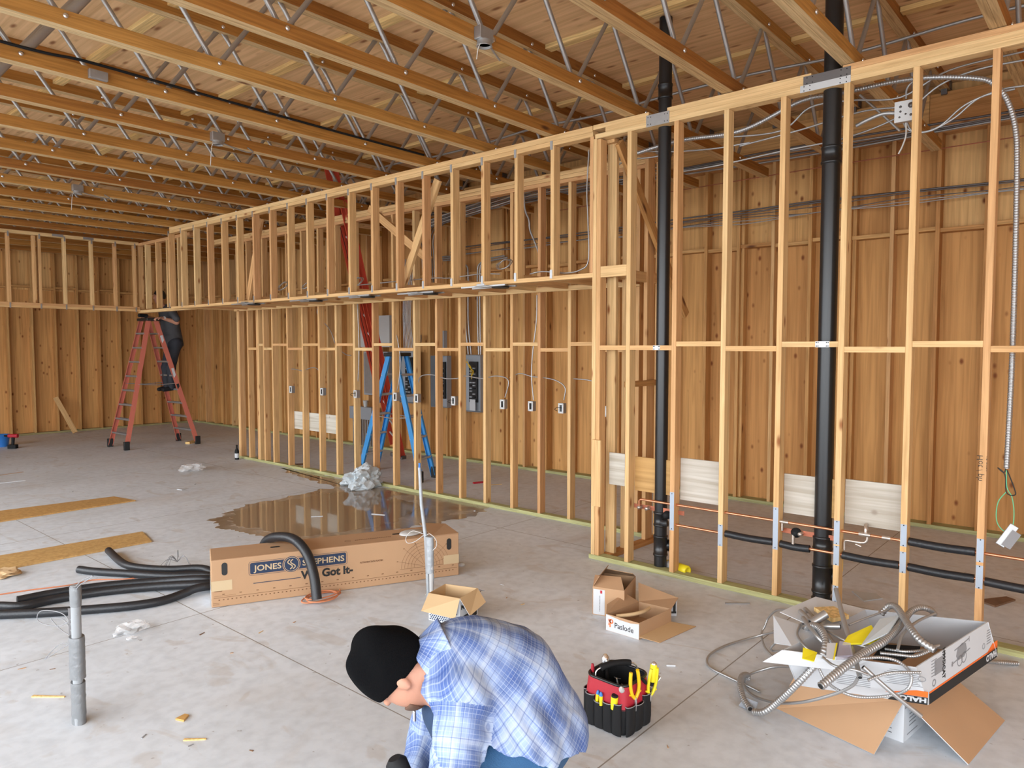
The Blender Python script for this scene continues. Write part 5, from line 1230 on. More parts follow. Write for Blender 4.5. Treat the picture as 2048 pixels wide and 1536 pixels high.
for lay, lean, lb in (((-.118, .035, .12), (.05, -.1, 1), 'small yellow and blue tipped tool in the left side pocket, taller one'), ((-.122, .008, .12), (.0, .0, 1), 'small yellow and blue tipped tool in the left side pocket, shorter one')):
    stick('wire_tool', lb, 'hand tool', lay, lean, [('handle', [.008, .009], .045, 'yellow', 1), ('blue_tip', [.009, .008, .004], .018, 'blue', 1)])
def pliers(label, lay, lean, spread, mat, sc=1.0):
    o = MBG @ Vector(lay); t = thing('pliers', label, 'pliers', o); M3 = MBG.to_3x3(); d = (M3 @ Vector(lean)).normalized(); s = M3 @ Vector(spread); s = (s - d * s.dot(d)).normalized()
    put('jaw', MB().tube([o - d * .05, o, o + d * .02], [.004, .013, .010], 8, flat=.6), 'steel', t)
    for q in (-1, 1):
        P = [o + d * .01, o + d * .035 + s * q * .018, o + d * .075 + s * q * .026, o + d * .12 + s * q * .024, o + d * .145 + s * q * .020]
        put('handle', MB().tube(bez(P, 5), .0085 * sc, 10), mat, t)
        put('finger_guard', MB().tube([P[1] + s * q * .004, P[1] + s * q * .018 + d * .004], [.006, .004], 8), mat, t)
pliers('yellow-handled pliers upright in the front corner pocket of the tool bag', (-.035, -.125, .155), (-.08, .0, 1), (1, -.25, 0), 'deep_yellow')
pliers('small red and yellow handled cutters in the right pocket of the tool bag', (.085, -.128, .125), (.1, -.1, 1), (1, -.2, 0), 'yellow', .9)
stick('screwdriver', 'small red-handled screwdriver sticking up at the back of the tool bag', 'screwdriver', (-.06, .10, .20), (-.02, .05, 1), [('shank', [.004, .004], .03, 'steel', 1), ('handle', [.007, .009, .006], .04, 'red', 1)])
stick('hammer', 'hammer with a bright steel head poking out behind the bag handle', 'hammer', (.045, .09, .10), (.05, .12, 1), [('handle', [.012, .012], .14, 'near_black', 1), ('head', [.020, .021, .018, .008], .04, 'steel', 1)])
stick('wrench', 'grey adjustable wrench leaning out of the right side pocket', 'wrench', (.118, -.10, .13), (.55, -.45, 1), [('shaft', [.008, .007], .06, 'dark_steel', .5), ('head', [.010, .020, .016], .035, 'steel', .4)])
stick('tape_handle', 'white-headed tool lying inside the open tool bag', 'hand tool', (-.085, -.085, .205), (-.6, -.3, .6), [('head', [.008, .014, .012, .005], .05, 'white_paint', 1)])
stick('hex_key', 'thin black screwdriver slanting over the red side of the bag', 'screwdriver', (.10, -.126, .16), (-.55, .05, .6), [('shank', [.003, .003], .06, 'dark_steel', 1), ('handle', [.007, .009, .007], .045, 'near_black', 1)])
stick('wire_stripper', 'yellow and steel crimping tool standing inside the tool bag', 'hand tool', (-.05, -.06, .12), (-.25, .05, 1), [('handle', [.009, .008], .10, 'deep_yellow', .6), ('jaw', [.010, .006], .04, 'steel', .5)])

# ------------------------------------------------------------------ printed white cartons and the heap of conduit
C0 = Vector((3.58, .74, 0)); ux = Vector((.48, -.07, 0)); uy = Vector((.05, .48, 0)); hh = .20
rim = [tuple((C0 + uy)[:2]), tuple(C0[:2]), tuple((C0 + ux)[:2]), tuple((C0 + ux + uy)[:2])]
t, R4, c = open_carton('printed_carton', 'white printed carton with brown flaps spread open, under the heap of conduit', 'carton', rim, hh, 'white_card', 'cardboard')
Zh = Vector((0, 0, hh))
flap(t, C0 + uy + Zh, C0 + Zh, z0(1748, 1509, .006), z0(1553, 1417, .006), 'white_card', 'cardboard')
flap(t, C0 + Zh, C0 + ux + Zh, z0(2010, 1441, .006), z0(1937, 1529, .006), 'white_card', 'cardboard')
Mq = frame(C0, ux, (0, 0, 1)); decal('print', lambda b: ([rect(b, .10, .06 + .018 * k, .08, .004) for k in range(5)], rect(b, .10, .025, .12, .003), rect(b, .03, .17, .05, .03)), 'ink_grey', Mq, t)
Mq = frame(C0 + uy, -uy, (0, 0, 1)); Ly = uy.length; decal('print', lambda b: ([rect(b, Ly - .12, .03 + .02 * k, .14, .003) for k in range(4)], ring(b, .018, .007, Ly - .045, .14, 16), rect(b, Ly - .05, .175, .06, .03)), 'ink_black', Mq, t)
# upper carton, tipped forward
F0, F1 = Vector((3.56, .64, .215)), Vector((3.44, .67, .42)); R1, B1, L1 = Vector((4.13, .50, .46)), Vector((4.02, 1.13, .42)), Vector((3.29, 1.19, .40))
ex = (R1 - F1); ey = (L1 - F1); ez = F0 - F1; ez = ez.normalized() * .235
Q = {'F1': F1, 'R1': R1, 'B1': F1 + ex + ey, 'L1': L1}
cen = (Q['F1'] + Q['B1']) / 2 + ez / 2
t = thing('printed_carton', 'white printed carton tipped on top of the other, heaped with conduit offcuts', 'carton', (cen.x, cen.y, .2))
b = MB(); rimv = [Q['L1'], Q['F1'], Q['R1'], Q['B1']]; th = .005
ci = sum(rimv, Vector()) / 4
for i in range(4):
    a, d = rimv[i], rimv[(i + 1) % 4]; nn = ci - (a + d) / 2; e = (d - a).normalized(); nn = (nn - e * nn.dot(e)).normalized() * th
    b.add([a + ez, d + ez, d, a], [(0, 1, 2, 3)], 0); b.add([a + nn + ez, d + nn + ez, d + nn, a + nn], [(3, 2, 1, 0)], 0); b.add([a, d, d + nn, a + nn], [(0, 1, 2, 3)], 0)
b.add([p + ez * .98 for p in rimv], [(0, 1, 2, 3)], 1); b.add([p + ez for p in rimv], [(3, 2, 1, 0)], 1)
put('carton_body', b, ['white_card', 'cardboard'], t)
LX, LZ = ex.length, .235
MR = frame(F1 + ez, ex, -ez)
decal('black_band', lambda b: rect(b, LX / 2, .024, LX - .01, .048), 'ink_black', MR, t); decal('orange_band', lambda b: (rect(b, LX / 2, .053, LX - .01, .008), b.prism([(LX - .13, .05), (LX - .005, .05), (LX - .005, .085), (LX - .06, .085)], .0005)), 'orange_print', MR, t)
MRf = MR @ Matrix.Translation((LX, .0, 0)) @ Matrix.Rotation(PI, 4, 'Z')
decal('lettering', T2('HALO', .042, .018, -.040, 1.0, .002), 'white_card', MRf, t, .0018)
def fixture(b):
    P = [(.28, .115), (.345, .115), (.370, .145), (.36, .175), (.32, .186), (.275, .17), (.262, .14)]
    b.prism(P, .0005); rect(b, .32, .180, .15, .005, .0005, .10); rect(b, .31, .125, .19, .005, .0005, .12); ring(b, .024, .005, .30, .108, 16); ring(b, .024, .005, .342, .112, 16); rect(b, .395, .185, .005, .025); rect(b, .225, .115, .012, .022)
decal('fixture_print', fixture, 'ink_grey', MR, t)
def ctext(b):
    for k in range(6): rect(b, LX - .105, .10 + .013 * k, .045 - .004 * (k % 3), .004)
    ring(b, .013, .003, LX - .16, .10, 14); ring(b, .014, .006, .05, .085, 14)
    rect(b, .10, .15, .09, .07); [rect(b, .05, .12 + .014 * k, .05, .003) for k in range(6)]
decal('small_print', ctext, 'ink_grey', MR, t)
decal('lettering', T2('H995ICAT', .036, -.02, -.035, .9, .0012), 'ink_black', MR @ Matrix.Translation((.165, .20, 0)) @ Matrix.Rotation(-PI / 2, 4, 'Z'), t, .0012)
MLs = frame(L1 + ez, -ey, -ez); LY = ey.length
decal('black_band', lambda b: b.prism([(LY - .16, .0), (LY - .004, .0), (LY - .004, .046), (LY - .13, .046)], .0005), 'ink_black', MLs, t); decal('orange_band', lambda b: b.prism([(LY - .17, .048), (LY - .004, .048), (LY - .004, .085), (LY - .05, .085)], .0005), 'orange_print', MLs, t)
decal('lettering', T2('HALO', .040, 0, -.040, 1.0, .002), 'white_card', MLs @ Matrix.Translation((LY - .008, 0, 0)) @ Matrix.Rotation(PI, 4, 'Z'), t, .0018)
decal('small_print', lambda b: ([rect(b, LY - .10, .11 + .011 * k, .15 - .02 * (k % 3), .003) for k in range(9)], [rect(b, LY - .30, .06 + .012 * k, .14, .003) for k in range(6)], ring(b, .014, .004, LY - .03, .16, 14)), 'ink_grey', MLs, t)
B1q = Q['B1']
flap(t, B1q, Q['L1'].lerp(B1q, .45), Q['L1'].lerp(B1q, .40) + Vector((.10, .22, .02)), B1q.lerp(Q['L1'], .2) + Vector((.10, .20, .03)), 'white_card', 'white_card')
flap(t, Q['L1'].lerp(B1q, .42), Q['L1'].lerp(B1q, .1), Q['L1'].lerp(B1q, .12) + Vector((.08, .12, -.05)), Q['L1'].lerp(B1q, .35) + Vector((.12, .24, -.0)), 'white_card', 'white_card')
flap(t, Q['L1'], Q['F1'].lerp(Q['L1'], .35), Q['F1'].lerp(Q['L1'], .45) + Vector((-.03, .02, -.05)), Q['L1'] + Vector((-.03, .08, -.07)), 'white_card', 'white_card')
def heap(label, P, r, rib=None, name='conduit_offcut', n=8, group='conduit offcuts heaped on the printed cartons', mat='flex_steel', bore=True):
    pts = ZP(P); c = pts[0]
    t = thing(name, label, 'conduit', pts[-1], 0, group)
    if rib: put('sheath', ribbed(pts, r, rib * 1.1, .12, 12, mat), mat, t)
    else: put('sheath', MB().tube(bez(pts, n), r, 12), mat, t)
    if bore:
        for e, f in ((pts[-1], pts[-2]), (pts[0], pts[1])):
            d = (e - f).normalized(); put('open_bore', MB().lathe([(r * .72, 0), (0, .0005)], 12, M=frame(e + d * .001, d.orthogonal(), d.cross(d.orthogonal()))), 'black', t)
    return t
heap('thick ribbed flexible conduit bending down from the heap to a taped end', [(1609, 1262, .40), (1621, 1251, .45), (1640, 1257, .47), (1651, 1280, .45), (1647, 1306, .41), (1634, 1325, .36), (1606, 1356, .28), (1577, 1385, .19), (1552, 1407, .11), (1527, 1424, .05), (1507, 1424, .02)], .0155, .013)
heap('short ribbed conduit standing from the taped end on the floor', [(1500, 1418, .02), (1487, 1397, .03), (1480, 1370, .05), (1484, 1353, .06), (1494, 1350, .045), (1497, 1358, .02)], .0145, .013)
tag(put('duct_tape_wrap', MB().slab([z0(1478, 1412, .004), z0(1510, 1426, .004), z0(1516, 1406, .035), z0(1490, 1396, .035)], .006), 'strap_grey'), 'flat grey tape joining two ribbed conduits on the floor', 'tape')
heap('thick ribbed conduit lying diagonally across the front of the heap', [(1805, 1238, .52), (1795, 1256, .51), (1767, 1283, .49), (1735, 1302, .47), (1701, 1325, .45), (1669, 1350, .42), (1641, 1373, .39)], .0165, .013)
heap('ribbed conduit hooked over the rim and down into the carton', [(1762, 1228, .50), (1776, 1213, .54), (1792, 1214, .56), (1808, 1236, .55), (1824, 1261, .54), (1843, 1283, .52), (1871, 1301, .50)], .015, .013)
heap('ribbed conduit curving over the back of the carton', [(1806, 1246, .50), (1821, 1224, .53), (1840, 1215, .54), (1859, 1219, .52), (1869, 1228, .46)], .0135, .012)
for lab, P, r in (
    ('thin cable sweeping far out over the floor left of the heap', [(1606, 1248, .38), (1565, 1260, .2), (1527, 1269, .06), (1463, 1287, .01), (1428, 1303, .01), (1414, 1319, .01), (1422, 1336, .01), (1463, 1357, .01), (1500, 1374, .012), (1520, 1384, .01)], .007),
    ('thin cable looping left then sweeping under the diagonal conduit', [(1600, 1336, .16), (1565, 1333, .10), (1539, 1336, .06), (1508, 1345, .03), (1492, 1355, .02), (1489, 1372, .01), (1508, 1392, .01), (1552, 1405, .08), (1606, 1404, .16), (1669, 1388, .26), (1704, 1372, .33), (1716, 1356, .38)], .007),
    ('thin cable arching up left and ending on the floor', [(1610, 1245, .40), (1595, 1228, .38), (1577, 1221, .34), (1555, 1220, .24), (1538, 1234, .14), (1530, 1252, .08), (1523, 1268, .04), (1530, 1295, .02), (1552, 1319, .008)], .006),
    ('thin cable bowing out at the left of the heap', [(1612, 1268, .40), (1585, 1267, .30), (1556, 1282, .18), (1542, 1296, .12), (1550, 1302, .10), (1580, 1296, .2), (1602, 1280, .34)], .006),
    ('thin cable looped over the white side of the upper carton', [(1718, 1317, .46), (1764, 1315, .46), (1800, 1325, .44), (1822, 1350, .38), (1815, 1378, .32), (1780, 1391, .27), (1720, 1394, .26), (1680, 1382, .28), (1652, 1362, .33), (1638, 1338, .38)], .0065),
    ('thin cable with a pale green end across the carton label', [(1736, 1360, .38), (1770, 1348, .40), (1800, 1345, .41), (1842, 1345, .41)], .006),
    ('thin cable rising from the heap to a green tip at the back', [(1795, 1300, .48), (1802, 1275, .50), (1815, 1258, .52), (1840, 1240, .53), (1870, 1227, .54)], .006),
    ('thin cable crossing from the heap to the back rim', [(1698, 1250, .50), (1730, 1237, .52), (1770, 1222, .54), (1785, 1214, .54)], .005),
    ('thin cable hanging in a tall loop in the pile', [(1600, 1250, .42), (1595, 1270, .42), (1612, 1295, .40), (1630, 1305, .38), (1650, 1318, .40)], .006),
    ('thin cable crossing the middle of the heap', [(1640, 1255, .44), (1665, 1268, .46), (1700, 1285, .46), (1740, 1296, .46)], .006),
    ('thin cable dipping through the front of the heap', [(1646, 1315, .42), (1670, 1332, .42), (1710, 1340, .42), (1737, 1350, .40)], .006),
    ('thin cable lying in the right half of the carton', [(1770, 1298, .44), (1810, 1303, .45), (1850, 1300, .45), (1878, 1290, .46)], .006),
    ('second thin cable lying in the right half of the carton', [(1760, 1306, .44), (1800, 1310, .44), (1830, 1312, .44), (1862, 1300, .46)], .007)):
    heap(lab, P, r, .009 if 'right half' in lab or 'looped' in lab or 'ending' in lab or 'green' in lab else None, 'cable_offcut', bore=False)
heap('straight grey pipe sticking up out of the heap against a stud', [(1672, 1178, .60), (1686, 1235, .52), (1708, 1310, .44), (1720, 1355, .39)], .011)
heap('straight grey pipe jutting down to the right past the label', [(1726, 1334, .42), (1780, 1382, .33), (1842, 1432, .23)], .010)
heap('stubby open grey pipe on the wood block, thicker one', [(1622, 1246, .46), (1652, 1228, .50)], .021)
heap('small open grey pipe below the wood block', [(1640, 1253, .46), (1681, 1253, .48)], .013)
for k, (x, y) in enumerate(((1600, 1222), (1610, 1218), (1618, 1230), (1606, 1236))): heap('grey pipe in the taped bundle at the top left of the heap', [(x, y, .46), (x + 28, y + 26 + 3 * k, .44), (x + 50, y + 60, .40)], .012, group='taped bundle in the heap')
heap('long ribbed cable poking out to the right behind the carton', [(1965, 1322, .06), (1990, 1324, .03), (2035, 1327, .012)], .012, .012)
wbk = [onZ(1660, 1224, .47), onZ(1700, 1240, .47), onZ(1664, 1243, .47), onZ(1630, 1226, .47)]
tag(put('wood_block', MB().slab([onZ(1628, 1222, .455), onZ(1664, 1245, .455), onZ(1698, 1238, .455), onZ(1668, 1220, .455)], .02), 'block_wood'), 'flat piece of pale wood balanced on top of the heap', 'wood block')
tag(put('yellow_pouch', MB().slab([onZ(1685, 1290, .47), onZ(1765, 1288, .47), onZ(1742, 1253, .50), onZ(1696, 1274, .48)], .008), 'yellow'), 'bright yellow packaging pouch in the middle of the heap', 'packaging')
tag(put('yellow_card', MB().slab([onZ(1604, 1318, .43), onZ(1628, 1324, .42), onZ(1634, 1306, .43), onZ(1606, 1296, .45)], .004), 'yellow'), 'yellow card tucked at the left of the heap', 'card')
tag(put('white_pouch', MB().slab([onZ(1722, 1293, .49), onZ(1776, 1268, .51), onZ(1800, 1232, .54), onZ(1760, 1240, .52)], .006), 'bag_plastic'), 'white and clear plastic pouch beside the yellow packaging', 'packaging')
t = thing('blister_pack', 'clear blister pack with a green-edged card on the heap', 'packaging', onZ(1680, 1310, .45))
put('card', MB().slab([onZ(1652, 1318, .46), onZ(1666, 1320, .46), onZ(1672, 1287, .48), onZ(1654, 1287, .48)], .003), 'white_card', t); put('green_edge', MB().slab([onZ(1666, 1320, .462), onZ(1669, 1320, .462), onZ(1675, 1287, .482), onZ(1672, 1287, .482)], .003), 'yellow', t)
plain('clear_shell', (.45, .42, .5), .15, alpha=.4); put('shell', MB().slab([onZ(1672, 1320, .455), onZ(1704, 1318, .455), onZ(1700, 1294, .47), onZ(1678, 1290, .475)], .02), 'clear_shell', t)
tag(put('black_fittings', MB().slab([onZ(1745, 1320, .40), onZ(1800, 1325, .40), onZ(1840, 1300, .42), onZ(1765, 1296, .42)], .02), 'near_black'), 'dark jumble of black fittings deep in the upper carton', 'fittings')
# ------------------------------------------------------------------ people
def smin(a, b, k): h_ = np.clip(.5 + .5 * (b - a) / k, 0, 1); return b * (1 - h_) + a * h_ - k * h_ * (1 - h_)
def capsule(P, a, b, ra, rb):
    a, b = np.array(a, float), np.array(b, float); d = b - a; t = np.clip(((P - a) @ d) / (d @ d), 0, 1)
    return np.linalg.norm(P - a - t[..., None] * d, axis=-1) - (ra + (rb - ra) * t)
def ellip(P, c, ax, r):
    q = (P - np.array(c)) @ np.array(ax).T / np.array(r); l_ = np.linalg.norm(q, axis=-1); g = np.linalg.norm(q / np.array(r), axis=-1) + 1e-9
    return l_ * (l_ - 1) / g
def snet(fn, lo, hi, h):
    lo, hi = np.array(lo, float), np.array(hi, float); n = np.ceil((hi - lo) / h).astype(int) + 1
    g = [lo[i] + h * np.arange(n[i]) for i in range(3)]
    F = np.empty(n, np.float32)
    for s in range(0, n[0], 16):
        X, Y, Z = np.meshgrid(g[0][s:s + 16], g[1], g[2], indexing='ij'); F[s:s + 16] = fn(np.stack([X, Y, Z], -1))
    F[[0, -1]] = np.maximum(F[[0, -1]], h); F[:, [0, -1]] = np.maximum(F[:, [0, -1]], h); F[:, :, [0, -1]] = np.maximum(F[:, :, [0, -1]], h)
    m_ = n - 1; S = np.zeros((*m_, 3)); C = np.zeros(m_)
    cs = [(i, j, k) for i in (0, 1) for j in (0, 1) for k in (0, 1)]
    sl = lambda c: F[c[0]:c[0] + m_[0], c[1]:c[1] + m_[1], c[2]:c[2] + m_[2]]
    for c in cs:
        for ax in range(3):
            if c[ax] == 0:
                d = list(c); d[ax] = 1; A, B = sl(c), sl(d); x = (A < 0) != (B < 0); t = np.where(x, A / np.where(x, A - B, 1), 0)
                for q in range(3): S[..., q] += np.where(x, c[q] + (t if q == ax else 0), 0)
                C += x
    act = C > 0; idx = -np.ones(m_, int); idx[act] = np.arange(act.sum()); I = np.argwhere(act)
    V_ = lo + h * (I + S[act] / C[act][:, None]); faces = []
    for ax in range(3):
        u_, w_ = (ax + 1) % 3, (ax + 2) % 3
        A = F; s1 = [slice(None)] * 3; s2 = [slice(None)] * 3; s1[ax] = slice(0, -1); s2[ax] = slice(1, None)
        a, b = F[tuple(s1)] < 0, F[tuple(s2)] < 0; X = np.argwhere(a != b)
        ok = (X[:, u_] > 0) & (X[:, w_] > 0) & (X[:, u_] < m_[u_]) & (X[:, w_] < m_[w_]); X = X[ok]
        ins = a[tuple(X.T)]
        def at_(du, dw): Y = X.copy(); Y[:, u_] -= du; Y[:, w_] -= dw; return idx[tuple(Y.T)]
        q = np.stack([at_(1, 1), at_(0, 1), at_(0, 0), at_(1, 0)], 1); q[~ins] = q[~ins][:, ::-1]; faces.append(q)
    Fc = np.concatenate(faces); Fc = Fc[(Fc >= 0).all(1)]
    return V_, Fc
def sdf_mesh(name, fn, lo, hi, h, mat, parent, uvfn=None, smooth=1):
    V_, Fc = snet(fn, lo, hi, h)
    for _ in range(smooth):            # light smoothing on the quads
        acc = np.zeros_like(V_); cnt = np.zeros(len(V_))
        for k in range(4):
            a, b = Fc[:, k], Fc[:, (k + 1) % 4]; np.add.at(acc, a, V_[b]); np.add.at(cnt, a, 1); np.add.at(acc, b, V_[a]); np.add.at(cnt, b, 1)
        V_ = V_ * .5 + .5 * acc / np.maximum(cnt, 1)[:, None]
    me = bpy.data.meshes.new(name); me.from_pydata(V_.tolist(), [], Fc.tolist()); me.materials.append(MATS[mat])
    me.polygons.foreach_set('use_smooth', [True] * len(me.polygons))
    if uvfn is not None:
        fv = V_[Fc]; uv_ = uvfn(fv.reshape(-1, 3), np.repeat(fv.mean(1), 4, axis=0))
        at = me.attributes.new('weave', 'FLOAT_VECTOR', 'CORNER'); at.data.foreach_set('vector', uv_.astype(np.float32).ravel())
    me.update(); return put(name, me, mat, parent)
plain('skin', (.50, .24, .155), .55, bump=.1, bscale=90); plain('hair_dark', (.03, .02, .015), .7)
plain('knit_black', (.003, .003, .0035), .95, spec=.08, bump=.4, bscale=260)
plain('denim_dark', (.02, .045, .10), .8, bump=.3, bscale=300); plain('denim', (.022, .085, .19), .8, bump=.3, bscale=300, var=.25)
plain('tee_black', (.02, .02, .025), .8); plain('tee_charcoal', (.055, .055, .06), .8); plain('jeans_dark', (.02, .022, .03), .8); plain('boot', (.10, .06, .035), .7)
m, n, l, b = newmat('plaid')
at = n.new('ShaderNodeAttribute'); at.attribute_name = 'weave'
sx = n.new('ShaderNodeSeparateXYZ'); l.new(at.outputs['Vector'], sx.inputs[0])
def mth(op, a, c=None, d=None):
    q = n.new('ShaderNodeMath'); q.operation = op
    for i, v in enumerate((a, c, d)):
        if v is None: continue
        if isinstance(v, (int, float)): q.inputs[i].default_value = v
        else: l.new(v, q.inputs[i])
    return q.outputs[0]
def band(s, per, ph, lo_, hi_):       # soft band around phase ph
    x = mth('FRACT', mth('MULTIPLY_ADD', s, 1 / per, ph)); x = mth('ABSOLUTE', mth('SUBTRACT', x, .5)); mr = n.new('ShaderNodeMapRange'); mr.inputs['From Min'].default_value = lo_; mr.inputs['From Max'].default_value = hi_
    mr.inputs['To Min'].default_value = 1; mr.inputs['To Max'].default_value = 0; mr.interpolation_type = 'SMOOTHSTEP'; l.new(x, mr.inputs['Value']); return mr.outputs[0]
def mixc(f, a, c, bt='MIX'):
    x = n.new('ShaderNodeMix'); x.data_type = 'RGBA'; x.blend_type = bt
    for s, v in ((0, f), (6, a), (7, c)):
        if isinstance(v, tuple): x.inputs[s].default_value = (*v, 1)
        elif isinstance(v, (int, float)): x.inputs[s].default_value = v
        else: l.new(v, x.inputs[s])
    return x.outputs[2]
U_, V_ax = sx.outputs[0], sx.outputs[1]
c_ = mixc(mth('MULTIPLY', band(U_, .17, .0, .03, .30), .62), (.29, .37, .56), (.04, .08, .25))
c_ = mixc(mth('MULTIPLY', band(V_ax, .15, .2, .03, .28), .60), c_, (.045, .09, .29))
c_ = mixc(mth('MULTIPLY', mth('MAXIMUM', band(U_, .17, .45, .0, .10), band(V_ax, .15, .7, .0, .10)), .45), c_, (.48, .52, .58))
for s, ph, per in ((U_, .0, .0135), (V_ax, .0, .0125)): c_ = mixc(mth('MULTIPLY', band(s, per, ph, .03, .12), .38), c_, (.46, .52, .62))
for s, ph, per in ((U_, .5, .0285), (V_ax, .5, .0265)): c_ = mixc(mth('MULTIPLY', band(s, per, ph, .02, .07), .40), c_, (.03, .06, .22))
l.new(c_, b.inputs['Base Color']); b.inputs['Roughness'].default_value = .85; b.inputs['Specular IOR Level'].default_value = .1

D3 = lambda x, y, d: np.array(onD(x, y, d))
FH = np.array([FW.x, FW.y, 0.0]); FH /= np.linalg.norm(FH); RT_ = np.array(RT)
pel, mid, che = D3(1052, 1462, 2.47), D3(1008, 1374, 2.45), D3(935, 1348, 2.42)
nek, hed = D3(880, 1326, 2.39), D3(798, 1343, 2.37)
shn, shf = D3(925, 1392, 2.24), D3(890, 1318, 2.60)
eln, elf = D3(905, 1560, 2.13), D3(850, 1500, 2.60)
drl = D3(806, 1560, 2.24)
hdn, hdf = D3(836, 1640, 2.18), D3(800, 1600, 2.44)
hip_n, hip_f = D3(1045, 1492, 2.33), D3(1045, 1470, 2.60)
kn_n = D3(880, 1625, 2.16); kn_f = hip_f - RT_ * .40 + FH * .02; kn_f[2] = .07
an_n = kn_n + RT_ * .16 + FH * .03; an_n[2] = .09
an_f = kn_f + RT_ * .44 + FH * .03; an_f[2] = .09
to_n = an_n - RT_ * .17 - FH * .02; to_n[2] = .045; to_f = an_f + RT_ * .10; to_f[2] = .05
hx = -.84 * RT_ + np.array([0, 0, .54]); hx /= np.linalg.norm(hx)                         # neck -> crown
face = -.54 * RT_ + np.array([0, 0, -.84]) - .10 * FH; face = face - hx * (face @ hx); face /= np.linalg.norm(face)
side = np.cross(hx, face)
if side @ FH > 0: side = -side                                   # towards the camera
HA = [hx, face, side]
hc = hed.copy()
def fingers(P, palm, d, s, nrm, f):
    """five fingers rooted in the palm, curling round what is held"""
    for i, (L, off) in enumerate(((.072, -.030), (.080, -.010), (.075, .010), (.060, .028))):
        a = palm + d * .035 + s * off; k1 = a + d * L * .45 + nrm * .012; k2 = k1 + d * L * .22 + nrm * L * .30; k3 = k2 - d * L * .12 + nrm * L * .26
        f = smin(f, capsule(P, a, k1, .0100, .0092), .006); f = smin(f, capsule(P, k1, k2, .0092, .0085), .004); f = smin(f, capsule(P, k2, k3, .0085, .0075), .004)
    t0 = palm - d * .015 - s * .030; t1 = t0 + d * .035 - s * .020 + nrm * .018; t2 = t1 + d * .030 + nrm * .018
    f = smin(f, capsule(P, t0, t1, .013, .011), .008); return smin(f, capsule(P, t1, t2, .0105, .0085), .005)
def unit(v): return v / np.linalg.norm(v)
def hand(P, wrist, tip, nrm, f):
    d = unit(tip - wrist); s = unit(np.cross(nrm, d)); nn = unit(np.cross(d, s)); pm = wrist + d * .055
    f = smin(f, ellip(P, pm, [d, s, nn], [.052, .042, .017]), .02); return fingers(P, pm, d, s, nn, f)
def head_f(P, f, hc, HA):
    hx, fa, sd = HA
    f = smin(f, ellip(P, hc, HA, [.116, .092, .080]), .03)                      # skull
    f = smin(f, ellip(P, hc - hx * .055 + fa * .014, HA, [.070, .066, .062]), .03)  # jaw
    f = smin(f, ellip(P, hc - hx * .095 + fa * .042, HA, [.022, .022, .026]), .02)  # chin
    f = smin(f, capsule(P, hc + hx * .012 + fa * .084, hc - hx * .022 + fa * .103, .008, .013), .012)  # nose
    for s in (-1, 1):
        f = smin(f, ellip(P, hc - hx * .018 + sd * s * .086 - fa * .006, HA, [.034, .020, .012]), .006)   # ear
        f = smin(f, ellip(P, hc + hx * .022 + fa * .078 + sd * s * .030, HA, [.008, .012, .020]), .012)   # brow
        f = -smin(-f, ellip(P, hc + hx * .004 + fa * .093 + sd * s * .031, HA, [.010, .012, .014]), .010)  # eye socket
        f = np.minimum(f, ellip(P, hc + hx * .004 + fa * .076 + sd * s * .031, HA, [.010, .010, .011]))   # eyeball
    f = smin(f, ellip(P, hc - hx * .050 + fa * .080, HA, [.006, .010, .024]), .006)   # lips
    f = smin(f, ellip(P, hc - hx * .062 + fa * .078, HA, [.006, .010, .020]), .004)
    return f
def body_f(P):
    f = capsule(P, pel, mid, .14, .14); f = smin(f, capsule(P, mid, che, .145, .155), .06); f = smin(f, capsule(P, shn * .8 + shf * .2, shf * .8 + shn * .2, .08, .08), .06)
    f = smin(f, capsule(P, che, nek, .09, .062), .05); f = smin(f, capsule(P, nek, hc - hx * .02, .060, .062), .03)
    f = head_f(P, f, hc, HA)
    for sh, el, wr, r0 in ((shn, eln, hdn, .060), (shf, elf, hdf, .060)):
        f = smin(f, capsule(P, sh, el, r0, .046), .03); f = smin(f, capsule(P, el, wr, .044, .028), .02)
    f = hand(P, hdn, drl + np.array([0, 0, -.02]), -unit(eln - hdn) * .2 + FH, f); f = hand(P, hdf, drl - RT_ * .03, -FH, f)
    for a, k, an, to in ((hip_n, kn_n, an_n, to_n), (hip_f, kn_f, an_f, to_f)):
        f = smin(f, capsule(P, a, k, .090, .060), .05); f = smin(f, capsule(P, k, an, .058, .040), .03); f = smin(f, capsule(P, an, to, .036, .03), .02)
    return f
allp = np.array([pel, che, hc + hx * .12, shn, shf, eln, elf, hdn, hdf, kn_n, kn_f, an_n, an_f, to_n, to_f, drl])
lo, hi = allp.min(0) - .22, allp.max(0) + .22; lo[2] = max(lo[2], -.01)
man = thing('person', 'person crouching in a blue plaid shirt and black beanie, working with a drill', 'person', (pel[0], pel[1], 0))
sdf_mesh('body', body_f, lo, hi, .0085, 'skin', man)
spine = unit(che - pel); across = unit(np.cross(spine, FH)); 
def wr_(P, s, sc, amp): 
    return amp * np.sin(P[..., 0] * sc + 2.1 * np.sin(P[..., 2] * sc * .7 + s) ) * np.sin(P[..., 1] * sc * .8 + 1.7 * np.sin(P[..., 0] * sc * .6 + s)) * np.cos(P[..., 2] * sc * .5 + s)
bl = D3(1118, 1500, 2.45)
